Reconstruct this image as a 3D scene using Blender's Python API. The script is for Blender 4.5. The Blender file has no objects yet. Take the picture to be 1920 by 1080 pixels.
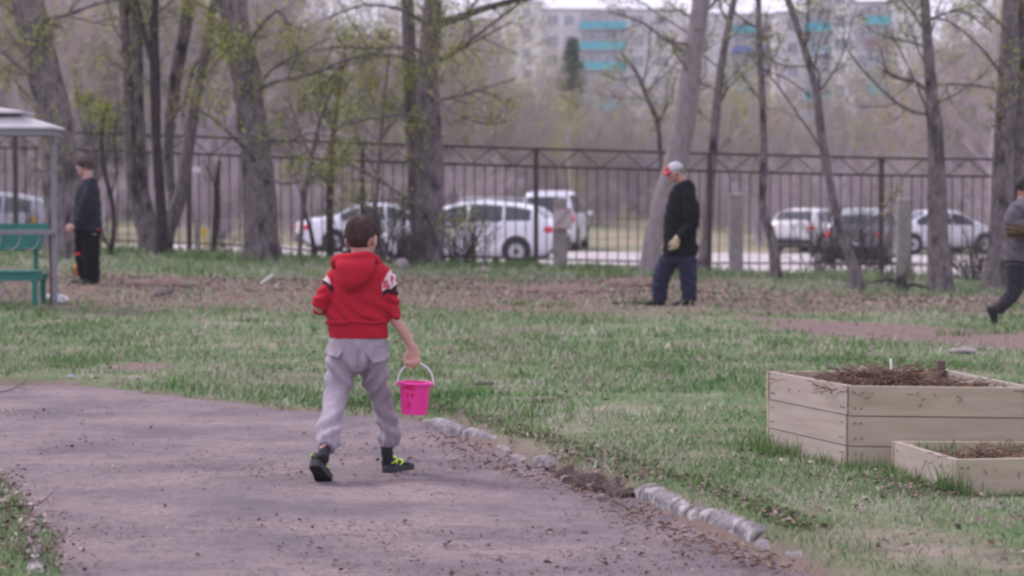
import bpy, bmesh, math, random
import numpy as np
from mathutils import Vector, Matrix
from mathutils.bvhtree import BVHTree

# ------------------------------------------------------------------ camera, sky, sun, exposure
C = bpy.context.scene
CAM_H, FPX, TILT = 1.45, 4500.0, math.atan(190.0 / 4500.0)
cam_data = bpy.data.cameras.new("camera")
cam = bpy.data.objects.new("camera", cam_data)
C.collection.objects.link(cam)
cam.location = (0, 0, CAM_H)
cam.rotation_euler = (math.pi / 2 - TILT, 0, 0)
cam_data.sensor_width = 36.0
cam_data.lens = 36.0 * FPX / 1920.0
cam_data.clip_start, cam_data.clip_end = 0.1, 4000.0
cam_data.dof.use_dof = True
cam_data.dof.focus_distance = 11.9
cam_data.dof.aperture_fstop = 3.2
C.camera = cam
C.view_settings.view_transform = 'Standard'
C.view_settings.look = 'None'
C.view_settings.exposure = 0.66
C.view_settings.gamma = 1.0
C.render.engine = 'CYCLES'
C.cycles.use_denoising = True
C.cycles.pixel_filter_type = 'BLACKMAN_HARRIS'
C.cycles.filter_width = 2.5
C.cycles.max_bounces = 6
C.cycles.diffuse_bounces = 3
C.cycles.transparent_max_bounces = 12
C.cycles.volume_bounces = 0

SUN_EL, SUN_AZ = math.radians(48), math.radians(-60)      # azimuth from +Y towards +X
world = bpy.data.worlds.new("World")
C.world = world
world.use_nodes = True
wn = world.node_tree
wn.nodes.clear()
w_out = wn.nodes.new('ShaderNodeOutputWorld')
w_bg = wn.nodes.new('ShaderNodeBackground')
w_sky = wn.nodes.new('ShaderNodeTexSky')
w_sky.sky_type = 'NISHITA'
w_sky.sun_disc = False
w_sky.sun_elevation = SUN_EL
w_sky.sun_rotation = SUN_AZ
w_sky.dust_density = 4.0
w_mix = wn.nodes.new('ShaderNodeMix')
w_mix.data_type = 'RGBA'
w_mix.inputs[0].default_value = 0.86                       # overcast: pale cloud deck over the blue
w_mix.inputs[7].default_value = (8.9, 8.45, 10.6, 1)
wn.links.new(w_sky.outputs[0], w_mix.inputs[6])
wn.links.new(w_mix.outputs[2], w_bg.inputs[0])
w_bg.inputs[1].default_value = 0.095
wn.links.new(w_bg.outputs[0], w_out.inputs[0])
sun_data = bpy.data.lights.new("sun", 'SUN')
sun_data.energy = 1.6
sun_data.angle = math.radians(14)
sun_data.color = (1.0, 0.94, 0.97)
sun = bpy.data.objects.new("sun", sun_data)
C.collection.objects.link(sun)
_sd = Vector((math.sin(SUN_AZ) * math.cos(SUN_EL), math.cos(SUN_AZ) * math.cos(SUN_EL), math.sin(SUN_EL)))
sun.rotation_euler = (-_sd).to_track_quat('-Z', 'Y').to_euler()
sun.location = (0, 0, 30)

# ------------------------------------------------------------------ maths helpers
rng = np.random.default_rng(7)
random.seed(7)
CT, ST = math.cos(TILT), math.sin(TILT)


def P(px, py, Y):
    """world point at depth Y that the photograph shows at pixel (px, py) of 1920 x 1080"""
    u, v = (px - 960) / FPX, -(py - 540) / FPX
    dy, dz = CT + v * ST, -ST + v * CT
    t = Y / dy
    return Vector((u * t, Y, CAM_H + dz * t))


def sstep(a, b, x):
    t = np.clip((np.asarray(x, float) - a) / (b - a), 0, 1)
    return t * t * (3 - 2 * t)


def _h(i, j, k, seed):
    n = (i * 374761393 + j * 668265263 + k * 2147483647 + seed * 974634777) & 0xFFFFFFFF
    n = ((n ^ (n >> 13)) * 1274126177) & 0xFFFFFFFF
    return ((n ^ (n >> 16)) & 0xFFFF) / 65535.0


def noise3(p, seed=0):
    """value noise in -1..1 for an array of points (..., 3)"""
    p = np.asarray(p, float)
    f = np.floor(p)
    i, j, k = (f[..., a].astype(np.int64) for a in range(3))
    t = p - f
    t = t * t * (3 - 2 * t)
    x, y, z = t[..., 0], t[..., 1], t[..., 2]
    out = 0
    for a in (0, 1):
        for b in (0, 1):
            for c in (0, 1):
                out = out + _h(i + a, j + b, k + c, seed) * (x if a else 1 - x) * (y if b else 1 - y) * (z if c else 1 - z)
    return out * 2 - 1


def noise2(X, Y, scale, seed=0):
    X, Y = np.broadcast_arrays(np.asarray(X, float), np.asarray(Y, float))
    return noise3(np.stack([X * scale, Y * scale, np.zeros_like(X) + 0.37], -1), seed)


def pix0(px, py):
    """pixel -> (X, Y) on the level z = 0"""
    dz = -(py - 540) / FPX * CT - ST
    dy = CT + -(py - 540) / FPX * ST
    t = -CAM_H / dz
    return ((px - 960) / FPX * t, dy * t)


PATH_PX = [(-900, 668), (-500, 690), (-200, 704), (0, 713), (150, 724), (300, 739), (450, 757), (560, 771), (680, 782), (775, 788),
           (860, 815), (940, 850), (1000, 874), (1080, 905), (1180, 932), (1290, 985), (1400, 1026), (1500, 1066), (1620, 1120),
           (1900, 1240), (2600, 1700), (3600, 2600), (-1500, 2600), (-200, 1500), (190, 1200), (146, 1080), (112, 1032), (76, 980),
           (42, 936), (0, 900), (-200, 860), (-600, 815), (-1200, 780)]
PATH = np.array([pix0(*p) for p in PATH_PX])


def poly_dist(X, Y, poly):
    """signed distance to a polygon: positive outside"""
    X, Y = np.asarray(X, float), np.asarray(Y, float)
    best = np.full(X.shape, 1e9)
    inside = np.zeros(X.shape, bool)
    n = len(poly)
    for i in range(n):
        ax, ay = poly[i]
        bx, by = poly[(i + 1) % n]
        ex, ey = bx - ax, by - ay
        t = np.clip(((X - ax) * ex + (Y - ay) * ey) / (ex * ex + ey * ey + 1e-12), 0, 1)
        best = np.minimum(best, np.hypot(X - ax - t * ex, Y - ay - t * ey))
        if ay != by:
            c = ((ay > Y) != (by > Y)) & (X < ex * (Y - ay) / ey + ax)
            inside ^= c
    return np.where(inside, -best, best)


def road_dist(X, Y):
    """distance outside the pale road behind the fence"""
    c = 61.5 + 0.03 * X
    return np.abs(Y - c) - 8.8


def path_d(X, Y):
    calm = 1 - 0.85 * sstep(-1.25, -0.95, X) * (1 - sstep(1.1, 1.5, X))         # the kerb holds the edge straight
    return poly_dist(X, Y, PATH) + (0.09 * noise2(X, Y, 2.2, 3) + 0.045 * noise2(X, Y, 8.0, 4)) * calm


def tz(X, Y, d=None):
    """terrain height"""
    X, Y = np.broadcast_arrays(np.asarray(X, float), np.asarray(Y, float))
    if d is None:
        d = path_d(X, Y)
    Xc = np.clip(X, -9, 11)
    tilt = np.where(Xc < 0, -0.042 * Xc, -0.022 * Xc)
    z = tilt * sstep(20, 36, Y) * (1 - 0.5 * sstep(45, 60, Y))
    z = z - 0.42 * sstep(43.5, 52, Y)
    z = z + 0.95 * sstep(71, 118, Y) + 0.011 * np.clip(Y - 112, 0, 300)
    lift = 0.03 + 0.055 * sstep(-1.2, -0.2, X) * (1 - sstep(15, 18, Y))
    step = sstep(-0.06, 0.10, d)
    near = 1 - sstep(40, 48, Y)
    z = z + near * (-0.05 + step * (0.05 + lift))
    z = z + step * (0.018 * noise2(X, Y, 1.3, 5) + 0.008 * noise2(X, Y, 5.0, 6)) * near
    z = z + 0.10 * noise2(X, Y, 0.45, 8) * sstep(30, 36, Y) * (1 - sstep(44, 50, Y)) * 0.6
    return z


def tz1(x, y):
    return float(tz(np.array([x]), np.array([y]))[0])


def ground(px, py):
    """where the photograph's ray through a pixel meets the terrain"""
    Ys = np.linspace(6, 140, 1600)
    pts = np.array([P(px, py, y) for y in Ys])
    below = pts[:, 2] < tz(pts[:, 0], pts[:, 1])
    i = int(np.argmax(below)) if below.any() else len(Ys) - 1
    lo, hi = Ys[max(i - 1, 0)], Ys[i]
    for _ in range(14):
        m = 0.5 * (lo + hi)
        q = P(px, py, m)
        if q.z < tz1(q.x, q.y):
            hi = m
        else:
            lo = m
    return P(px, py, hi)


def onground(px, Y):
    x = (px - 960) / FPX * Y
    return Vector((x, Y, tz1(x, Y)))


# ------------------------------------------------------------------ materials
def lin(r, g, b):
    f = lambda c: ((c / 255 + 0.055) / 1.055) ** 2.4 if c > 10 else c / 255 / 12.92
    return (f(r), f(g), f(b), 1)


def mat(name, col, rough=0.8, col2=None, scale=6.0, stretch=(1, 1, 1), lo=0.35, hi=0.65, bump=0.0, bscale=None, metal=0.0, spec=0.3,
        col3=None, scale3=20.0, lo3=0.55, hi3=0.7, detail=5.0, coat=0.0, trans=0.0, sheen=0.0):
    m = bpy.data.materials.new(name)
    m.use_nodes = True
    nt = m.node_tree
    b = nt.nodes['Principled BSDF']
    c4 = lambda c: (c[0], c[1], c[2], 1)
    b.inputs['Base Color'].default_value = c4(col)
    b.inputs['Roughness'].default_value = rough
    b.inputs['Metallic'].default_value = metal
    b.inputs['Specular IOR Level'].default_value = spec
    b.inputs['Coat Weight'].default_value = coat
    b.inputs['Sheen Weight'].default_value = sheen
    b.inputs['Subsurface Weight'].default_value = 0.0
    tc = nt.nodes.new('ShaderNodeTexCoord')
    mp = nt.nodes.new('ShaderNodeMapping')
    mp.inputs['Scale'].default_value = stretch
    nt.links.new(tc.outputs['Object'], mp.inputs[0])

    def ns(sc, det=detail):
        n = nt.nodes.new('ShaderNodeTexNoise')
        n.inputs['Scale'].default_value = sc
        n.inputs['Detail'].default_value = det
        n.inputs['Roughness'].default_value = 0.6
        nt.links.new(mp.outputs[0], n.inputs['Vector'])
        return n

    def ramp(src, a, bb):
        r = nt.nodes.new('ShaderNodeMapRange')
        r.inputs[1].default_value = a
        r.inputs[2].default_value = bb
        nt.links.new(src, r.inputs[0])
        return r.outputs[0]

    def mix(fac, a, bcol):
        x = nt.nodes.new('ShaderNodeMix')
        x.data_type = 'RGBA'
        nt.links.new(fac, x.inputs[0])
        if isinstance(a, tuple):
            x.inputs[6].default_value = c4(a)
        else:
            nt.links.new(a, x.inputs[6])
        x.inputs[7].default_value = c4(bcol)
        return x.outputs[2]
    out = None
    if col2 is not None:
        out = mix(ramp(ns(scale).outputs[0], lo, hi), tuple(col), col2)
    if col3 is not None:
        out = mix(ramp(ns(scale3).outputs[0], lo3, hi3), out if out is not None else tuple(col), col3)
    if out is not None:
        nt.links.new(out, b.inputs['Base Color'])
    if bump:
        bp = nt.nodes.new('ShaderNodeBump')
        bp.inputs['Strength'].default_value = bump
        bp.inputs['Distance'].default_value = 0.02
        nt.links.new(ns(bscale or scale * 2).outputs[0], bp.inputs['Height'])
        nt.links.new(bp.outputs[0], b.inputs['Normal'])
    return m


def mat_island(name, cols, rough=0.8, noise_scale=0.6, shift=0.25):
    """colour drawn per loose piece (blade, leaf, pebble), drifting in broad patches over the ground"""
    m = bpy.data.materials.new(name)
    m.use_nodes = True
    nt = m.node_tree
    b = nt.nodes['Principled BSDF']
    b.inputs['Roughness'].default_value = rough
    b.inputs['Specular IOR Level'].default_value = 0.15
    g = nt.nodes.new('ShaderNodeNewGeometry')
    tc = nt.nodes.new('ShaderNodeTexCoord')
    n = nt.nodes.new('ShaderNodeTexNoise')
    n.inputs['Scale'].default_value = noise_scale
    n.inputs['Detail'].default_value = 3
    nt.links.new(tc.outputs['Object'], n.inputs['Vector'])
    mr = nt.nodes.new('ShaderNodeMapRange')
    mr.inputs[1].default_value, mr.inputs[2].default_value = 0.3, 0.7
    mr.inputs[3].default_value, mr.inputs[4].default_value = -shift, shift
    nt.links.new(n.outputs[0], mr.inputs[0])
    ad = nt.nodes.new('ShaderNodeMath')
    ad.operation = 'ADD'
    ad.use_clamp = True
    nt.links.new(g.outputs['Random Per Island'], ad.inputs[0])
    nt.links.new(mr.outputs[0], ad.inputs[1])
    r = nt.nodes.new('ShaderNodeValToRGB')
    e = r.color_ramp.elements
    while len(e) < len(cols):
        e.new(0.5)
    for i, c in enumerate(cols):
        e[i].position = i / (len(cols) - 1)
        e[i].color = (c[0], c[1], c[2], 1)
    nt.links.new(ad.outputs[0], r.inputs[0])
    nt.links.new(r.outputs[0], b.inputs['Base Color'])
    return m


def mat_attr(name, rough=0.85, bump=0.2, bscale=60, sheen=0.0):
    """colour read from the mesh's own colour attribute 'dye' (printed cloth)"""
    m = mat(name, (0.5, 0.5, 0.5), rough, bump=bump, bscale=bscale, sheen=sheen)
    nt = m.node_tree
    a = nt.nodes.new('ShaderNodeAttribute')
    a.attribute_name = 'dye'
    nt.links.new(a.outputs['Color'], nt.nodes['Principled BSDF'].inputs['Base Color'])
    return m


# ------------------------------------------------------------------ object helpers
def tag(o, label=None, cat=None, group=None, kind=None):
    if label: o['label'] = label
    if cat: o['category'] = cat
    if group: o['group'] = group
    if kind: o['kind'] = kind
    return o


def thing(name, loc, label, cat, group=None, rotz=0.0):
    o = bpy.data.objects.new(name, None)
    C.collection.objects.link(o)
    o.location = loc
    o.rotation_euler = (0, 0, rotz)
    o.empty_display_size = 0.1
    return tag(o, label, cat, group)


def link_mesh(name, me, mats, parent=None, loc=None, smooth=True, label=None):
    for m in (mats if isinstance(mats, (list, tuple)) else [mats]):
        me.materials.append(m)
    if smooth:
        me.polygons.foreach_set('use_smooth', np.ones(len(me.polygons), bool))
    o = bpy.data.objects.new(name, me)
    C.collection.objects.link(o)
    if parent is not None:
        o.parent = parent
    if loc is not None:
        o.location = loc
    if label:
        o['label'] = label
    return o


def np_mesh(name, V, quads=None, tris=None, qm=None, tm=None):
    """mesh from numpy arrays, quads (n,4) and tris (m,3) with material indices"""
    me = bpy.data.meshes.new(name)
    quads = np.zeros((0, 4), int) if quads is None else np.asarray(quads, int).reshape(-1, 4)
    tris = np.zeros((0, 3), int) if tris is None else np.asarray(tris, int).reshape(-1, 3)
    V = np.asarray(V, float).reshape(-1, 3)
    me.vertices.add(len(V))
    me.vertices.foreach_set('co', V.ravel())
    nl = len(quads) * 4 + len(tris) * 3
    me.loops.add(nl)
    me.loops.foreach_set('vertex_index', np.concatenate([quads.ravel(), tris.ravel()]))
    nf = len(quads) + len(tris)
    me.polygons.add(nf)
    start = np.concatenate([np.arange(len(quads)) * 4, len(quads) * 4 + np.arange(len(tris)) * 3])
    me.polygons.foreach_set('loop_start', start)
    mi = np.concatenate([np.zeros(len(quads), int) if qm is None else np.broadcast_to(qm, (len(quads),)),
                         np.zeros(len(tris), int) if tm is None else np.broadcast_to(tm, (len(tris),))])
    me.polygons.foreach_set('material_index', mi)
    me.update(calc_edges=True)
    me.validate()
    return me


def cr(pts, n):
    """Catmull-Rom resampling of a list of tuples (any width)"""
    p = np.array(pts, float)
    if len(p) < 3:
        t = np.linspace(0, 1, n)[:, None]
        return p[0] * (1 - t) + p[-1] * t
    q = np.vstack([2 * p[0] - p[1], p, 2 * p[-1] - p[-2]])
    out = []
    m = len(p) - 1
    for s in np.linspace(0, m, n):
        i = min(int(s), m - 1)
        t = s - i
        a, b, c, d = q[i], q[i + 1], q[i + 2], q[i + 3]
        out.append(0.5 * (2 * b + (c - a) * t + (2 * a - 5 * b + 4 * c - d) * t * t + (3 * b - a - 3 * c + d) * t ** 3))
    return np.array(out)


class MB:
    """collects shapes, then links them as ONE mesh object"""

    def __init__(self):
        self.v, self.f, self.m = [], [], []

    def add(self, V, F, m=0):
        o = len(self.v)
        self.v.extend([tuple(map(float, p)) for p in V])
        for f in F:
            self.f.append(tuple(i + o for i in f))
            self.m.append(m)
        return self

    def hexa(self, p, m=0):
        """eight corners: bottom ring 0-3, top ring 4-7"""
        return self.add(p, [(3, 2, 1, 0), (4, 5, 6, 7), (0, 1, 5, 4), (1, 2, 6, 5), (2, 3, 7, 6), (3, 0, 4, 7)], m)

    def box(self, c, s, m=0, rz=0.0, R=None):
        R = R or Matrix.Rotation(rz, 3, 'Z')
        c = Vector(c)
        hx, hy, hz = s[0] / 2, s[1] / 2, s[2] / 2
        q = [c + R @ Vector(k) for k in ((-hx, -hy, -hz), (hx, -hy, -hz), (hx, hy, -hz), (-hx, hy, -hz),
                                         (-hx, -hy, hz), (hx, -hy, hz), (hx, hy, hz), (-hx, hy, hz))]
        return self.hexa(q, m)

    def beam(self, a, b, w, h, m=0, up=(0, 0, 1)):
        """rectangular bar from a to b, w wide and h high"""
        a, b = Vector(a), Vector(b)
        t = (b - a).normalized()
        s = t.cross(Vector(up))
        s = s.normalized() if s.length > 1e-5 else Vector((1, 0, 0))
        u = s.cross(t)
        q = [p + s * sx * w / 2 + u * uz * h / 2 for p, in ((a,), (b,)) for sx, uz in ((-1, -1), (1, -1), (1, 1), (-1, 1))]
        return self.hexa(q, m)

    def tube(self, pts, rad, sides=10, m=0, side=None, cap=True, n=None):
        """tube through points; rad a number, a list, or a list of (rx, ry) with rx along the vector side"""
        pts = [tuple(p) for p in pts]
        if not isinstance(rad, (list, tuple, np.ndarray)):
            rad = [rad] * len(pts)
        rad = [(r, r) if not isinstance(r, (list, tuple, np.ndarray)) else tuple(r) for r in rad]
        arr = np.array([p + r for p, r in zip(pts, rad)], float)
        if n:
            arr = cr(arr, n)
        Q, R = arr[:, :3], np.abs(arr[:, 3:5])
        T = np.gradient(Q, axis=0)
        T /= np.linalg.norm(T, axis=1)[:, None] + 1e-12
        ref = np.array(side if side is not None else ((1, 0, 0) if abs(T[0][0]) < 0.8 else (0, 1, 0)), float)
        V = []
        ang = np.linspace(0, 2 * math.pi, sides, endpoint=False)
        for q, r, t in zip(Q, R, T):
            a = ref - t * ref.dot(t)
            a /= np.linalg.norm(a) + 1e-12
            b = np.cross(t, a)
            if side is None:
                ref = a
            V.append(q + np.outer(np.cos(ang) * r[0], a) + np.outer(np.sin(ang) * r[1], b))
        V = np.concatenate(V)
        k = len(Q)
        F = [(i * sides + j, i * sides + (j + 1) % sides, (i + 1) * sides + (j + 1) % sides, (i + 1) * sides + j)
             for i in range(k - 1) for j in range(sides)]
        if cap:
            F.append(tuple(range(sides))[::-1])
            F.append(tuple(range((k - 1) * sides, k * sides)))
        return self.add(V, F, m)

    def ell(self, c, r, R=None, m=0, nu=16, nv=10):
        R = np.array(R) if R is not None else np.eye(3)
        V = [(0, 0, 1)]
        for i in range(1, nv):
            a = math.pi * i / nv
            for j in range(nu):
                b = 2 * math.pi * j / nu
                V.append((math.sin(a) * math.cos(b), math.sin(a) * math.sin(b), math.cos(a)))
        V.append((0, 0, -1))
        V = (np.array(V) * np.array(r)) @ R.T + np.array(c)
        F = [(0, 1 + j, 1 + (j + 1) % nu) for j in range(nu)]
        for i in range(nv - 2):
            for j in range(nu):
                a, b = 1 + i * nu + j, 1 + i * nu + (j + 1) % nu
                F.append((a, a + nu, b + nu, b))
        e = len(V) - 1
        F += [(e, 1 + (nv - 2) * nu + (j + 1) % nu, 1 + (nv - 2) * nu + j) for j in range(nu)]
        return self.add(V, F, m)

    def lathe(self, c, prof, sides=32, m=0, R=None, cap=True):
        R = np.array(R) if R is not None else np.eye(3)
        V = []
        for r, z in prof:
            for j in range(sides):
                a = 2 * math.pi * j / sides
                V.append((r * math.cos(a), r * math.sin(a), z))
        V = np.array(V) @ R.T + np.array(c)
        k = len(prof)
        F = [(i * sides + j, i * sides + (j + 1) % sides, (i + 1) * sides + (j + 1) % sides, (i + 1) * sides + j)
             for i in range(k - 1) for j in range(sides)]
        if cap:
            F.append(tuple(range(sides))[::-1])
            F.append(tuple(range((k - 1) * sides, k * sides)))
        return self.add(V, F, m)

    def grid(self, G, m=0):
        """rows x cols array of points"""
        G = np.asarray(G, float)
        a, b = G.shape[:2]
        return self.add(G.reshape(-1, 3), [(i * b + j, i * b + j + 1, (i + 1) * b + j + 1, (i + 1) * b + j)
                                           for i in range(a - 1) for j in range(b - 1)], m)

    def slab(self, G, N, th, m=0):
        """a grid thickened by th along N"""
        G = np.asarray(G, float)
        a, b = G.shape[:2]
        H = G + np.asarray(N) * th
        base = a * b
        F = [(i * b + j, i * b + j + 1, (i + 1) * b + j + 1, (i + 1) * b + j) for i in range(a - 1) for j in range(b - 1)]
        F2 = [tuple(base + q for q in f[::-1]) for f in F]
        rim = [j for j in range(b)] + [i * b + b - 1 for i in range(1, a)] + [(a - 1) * b + j for j in range(b - 2, -1, -1)] + \
              [i * b for i in range(a - 2, 0, -1)]
        F3 = [(rim[(k + 1) % len(rim)], rim[k], base + rim[k], base + rim[(k + 1) % len(rim)]) for k in range(len(rim))]
        return self.add(np.concatenate([G.reshape(-1, 3), H.reshape(-1, 3)]), F + F2 + F3, m)

    def mesh(self, name):
        me = bpy.data.meshes.new(name)
        me.from_pydata(self.v, [], self.f)
        me.polygons.foreach_set('material_index', self.m)
        me.validate()
        me.update()
        return me

    def build(self, name, mats, parent=None, smooth=False, bevel=0.0, label=None):
        me = self.mesh(name)
        o = link_mesh(name, me, mats, parent, smooth=smooth, label=label)
        if bevel:
            b = o.modifiers.new('bevel', 'BEVEL')
            b.width = bevel
            b.segments = 2
            b.limit_method = 'ANGLE'
        return o


def fuse(name, mb, mats, parent=None, voxel=0.01, smooth=6, disp=None, dye=None, label=None):
    """union of closed shapes as one continuous skin (voxel remesh, then relaxed), optionally displaced by disp(verts, normals)"""
    me = mb.mesh(name)
    o = bpy.data.objects.new(name, me)
    C.collection.objects.link(o)
    r = o.modifiers.new('r', 'REMESH')
    r.mode = 'VOXEL'
    r.voxel_size = voxel
    if smooth:
        s = o.modifiers.new('s', 'SMOOTH')
        s.factor = 0.5
        s.iterations = smooth
    dg = bpy.context.evaluated_depsgraph_get()
    new = bpy.data.meshes.new_from_object(o.evaluated_get(dg), depsgraph=dg)
    bpy.data.objects.remove(o)
    n = len(new.vertices)
    co = np.zeros(n * 3)
    new.vertices.foreach_get('co', co)
    co = co.reshape(-1, 3)
    if disp is not None:
        no = np.zeros(n * 3)
        new.vertices.foreach_get('normal', no)
        co = co + no.reshape(-1, 3) * np.asarray(disp(co))[:, None]
        new.vertices.foreach_set('co', co.ravel())
    if dye is not None:
        at = new.color_attributes.new('dye', 'FLOAT_COLOR', 'POINT')
        cc = np.ones((n, 4))
        cc[:, :3] = dye(co)
        at.data.foreach_set('color', cc.ravel())
    new.materials.clear()
    new.name = name
    new.update()
    return link_mesh(name, new, mats, parent, smooth=True, label=label)


def copy_thing(o, loc=None, rotz=None, scale=None):
    c = o.copy()
    C.collection.objects.link(c)
    for ch in o.children:
        d = ch.copy()
        C.collection.objects.link(d)
        d.parent = c
        for g in ch.children:
            e = g.copy()
            C.collection.objects.link(e)
            e.parent = d
    if loc is not None: c.location = loc
    if rotz is not None: c.rotation_euler = (0, 0, rotz)
    if scale is not None: c.scale = scale
    return c
# ------------------------------------------------------------------ materials used in many places
M = {}
M['steel_dark'] = mat('dark_fence_paint', (0.045, 0.032, 0.034), 0.7, (0.075, 0.048, 0.042), 5, bump=0.1)
M['bark'] = mat('grey_bark', (0.205, 0.172, 0.178), 0.92, (0.115, 0.094, 0.098), 5, (3.5, 3.5, 1.5), 0.40, 0.60, bump=1.0, bscale=9, col3=(0.030, 0.024, 0.026), scale3=1.6, lo3=0.53, hi3=0.66, spec=0.1)
M['bark_dark'] = mat('dark_bark', (0.065, 0.051, 0.054), 0.92, (0.022, 0.017, 0.019), 6, (4, 4, 1.0), 0.4, 0.65, bump=0.9, bscale=9, spec=0.1)
M['bark_pale'] = mat('pale_aspen_bark', (0.29, 0.245, 0.25), 0.9, (0.20, 0.168, 0.172), 4, (3, 3, 1.2), 0.4, 0.65, bump=0.5, bscale=8, col3=(0.05, 0.04, 0.04), scale3=3.0, lo3=0.66, hi3=0.72, spec=0.1)
M['bark_birch'] = mat('white_birch_bark', (0.55, 0.52, 0.50), 0.8, (0.35, 0.32, 0.31), 3, (2, 2, 5), 0.5, 0.7, spec=0.1)
M['twig'] = mat('twig_bark', (0.105, 0.085, 0.085), 0.9, (0.065, 0.052, 0.055), 3, spec=0.1)
M['bud'] = mat_island('young_leaves', [(0.22, 0.24, 0.04), (0.33, 0.36, 0.07), (0.40, 0.40, 0.11)], 0.6, 0.8, 0.2)
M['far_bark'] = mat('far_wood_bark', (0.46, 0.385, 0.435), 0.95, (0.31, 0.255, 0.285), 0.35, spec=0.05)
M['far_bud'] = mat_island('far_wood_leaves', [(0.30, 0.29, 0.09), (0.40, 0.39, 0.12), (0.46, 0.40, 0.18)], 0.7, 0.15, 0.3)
M['conifer'] = mat_island('pine_needles', [(0.035, 0.065, 0.035), (0.055, 0.095, 0.05), (0.08, 0.12, 0.06)], 0.7, 0.5, 0.2)
M['concrete'] = mat('old_concrete', (0.30, 0.265, 0.255), 0.95, (0.20, 0.175, 0.175), 7, bump=0.5, bscale=25, col3=(0.36, 0.33, 0.32), scale3=14)
M['kerb'] = mat('kerb_concrete', (0.245, 0.222, 0.228), 0.95, (0.13, 0.115, 0.118), 7, (1, 1, 1), 0.42, 0.66, bump=1.0, bscale=26, col3=(0.40, 0.37, 0.375), scale3=9, lo3=0.55, hi3=0.68)
M['grass'] = mat_island('grass_blades', [(0.058, 0.128, 0.036), (0.096, 0.198, 0.054), (0.134, 0.256, 0.077), (0.192, 0.288, 0.122), (0.333, 0.320, 0.230), (0.474, 0.435, 0.371)], 0.6, 0.55, 0.44)
M['grass_tall'] = mat_island('long_grass_blades', [(0.069, 0.138, 0.037), (0.106, 0.194, 0.056), (0.150, 0.244, 0.075), (0.213, 0.263, 0.112)], 0.6, 0.6, 0.2)
M['leaf'] = mat_island('dead_leaves', [(0.09, 0.058, 0.050), (0.15, 0.098, 0.085), (0.205, 0.14, 0.122), (0.26, 0.185, 0.165), (0.42, 0.34, 0.315)], 0.85, 0.5, 0.2)
M['chip'] = mat_island('path_chips', [(0.05, 0.04, 0.035), (0.10, 0.075, 0.07), (0.20, 0.15, 0.13), (0.30, 0.24, 0.22)], 0.9, 0.8, 0.2)


def ground_material():
    m = bpy.data.materials.new('lawn_soil')
    m.use_nodes = True
    nt = m.node_tree
    b = nt.nodes['Principled BSDF']
    b.inputs['Roughness'].default_value = 0.95
    b.inputs['Specular IOR Level'].default_value = 0.1
    tc = nt.nodes.new('ShaderNodeTexCoord')

    def ns(sc, det=6, rough=0.65):
        n = nt.nodes.new('ShaderNodeTexNoise')
        n.inputs['Scale'].default_value = sc
        n.inputs['Detail'].default_value = det
        n.inputs['Roughness'].default_value = rough
        nt.links.new(tc.outputs['Object'], n.inputs['Vector'])
        return n.outputs[0]

    def rng_(src, a, c):
        r = nt.nodes.new('ShaderNodeMapRange')
        r.inputs[1].default_value, r.inputs[2].default_value = a, c
        nt.links.new(src, r.inputs[0])
        return r.outputs[0]

    def mix(f, a, c):
        x = nt.nodes.new('ShaderNodeMix')
        x.data_type = 'RGBA'
        nt.links.new(f, x.inputs[0])
        for k, q in ((6, a), (7, c)):
            if isinstance(q, tuple):
                x.inputs[k].default_value = (*q, 1)
            else:
                nt.links.new(q, x.inputs[k])
        return x.outputs[2]

    def attr(n):
        a = nt.nodes.new('ShaderNodeAttribute')
        a.attribute_name = n
        return a.outputs['Fac']

    def mulf(a, c):
        x = nt.nodes.new('ShaderNodeMath')
        x.operation = 'MULTIPLY'
        nt.links.new(a, x.inputs[0])
        nt.links.new(c, x.inputs[1])
        return x.outputs[0]
    green = mix(rng_(ns(14), 0.35, 0.65), (0.080, 0.128, 0.052), (0.14, 0.19, 0.09))
    dry = mix(rng_(ns(22), 0.4, 0.6), (0.22, 0.185, 0.145), (0.33, 0.28, 0.225))
    lawn = mix(rng_(ns(1.6), 0.46, 0.68), green, dry)
    lawn = mix(rng_(ns(5.0), 0.55, 0.68), lawn, (0.13, 0.095, 0.08))
    litter = mix(rng_(ns(9), 0.36, 0.62), (0.125, 0.082, 0.072), (0.225, 0.150, 0.132))
    litter = mix(rng_(ns(30), 0.58, 0.7), litter, (0.07, 0.05, 0.045))
    earth = mix(rng_(ns(7), 0.35, 0.65), (0.215, 0.150, 0.136), (0.155, 0.110, 0.102))
    earth = mix(rng_(ns(26), 0.58, 0.72), earth, (0.10, 0.07, 0.06))
    field = mix(rng_(ns(0.22, 5), 0.42, 0.58), (0.29, 0.25, 0.18), (0.16, 0.18, 0.095))
    field = mix(rng_(ns(1.5, 5), 0.5, 0.68), field, (0.24, 0.19, 0.15))
    brk = rng_(ns(3.2), 0.25, 0.60)
    c = mix(mulf(attr('litter'), brk), lawn, litter)
    c = mix(attr('earth'), c, earth)
    c = mix(attr('field'), c, field)
    nt.links.new(c, b.inputs['Base Color'])
    bp = nt.nodes.new('ShaderNodeBump')
    bp.inputs['Strength'].default_value = 0.7
    bp.inputs['Distance'].default_value = 0.03
    nt.links.new(ns(24), bp.inputs['Height'])
    nt.links.new(bp.outputs[0], b.inputs['Normal'])
    return m


def zpoly(pxs):
    return np.array([(lambda q: (q.x, q.y))(ground(*p)) for p in pxs])


EARTH_R = zpoly([(1370, 588), (1480, 598), (1600, 603), (1760, 612), (1960, 622), (2300, 640), (2300, 690), (1960, 664), (1800, 650), (1650, 640), (1500, 628), (1440, 612)])
EARTH_L = zpoly([(195, 685), (250, 680), (330, 682), (340, 690), (270, 698), (200, 694)])

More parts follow.
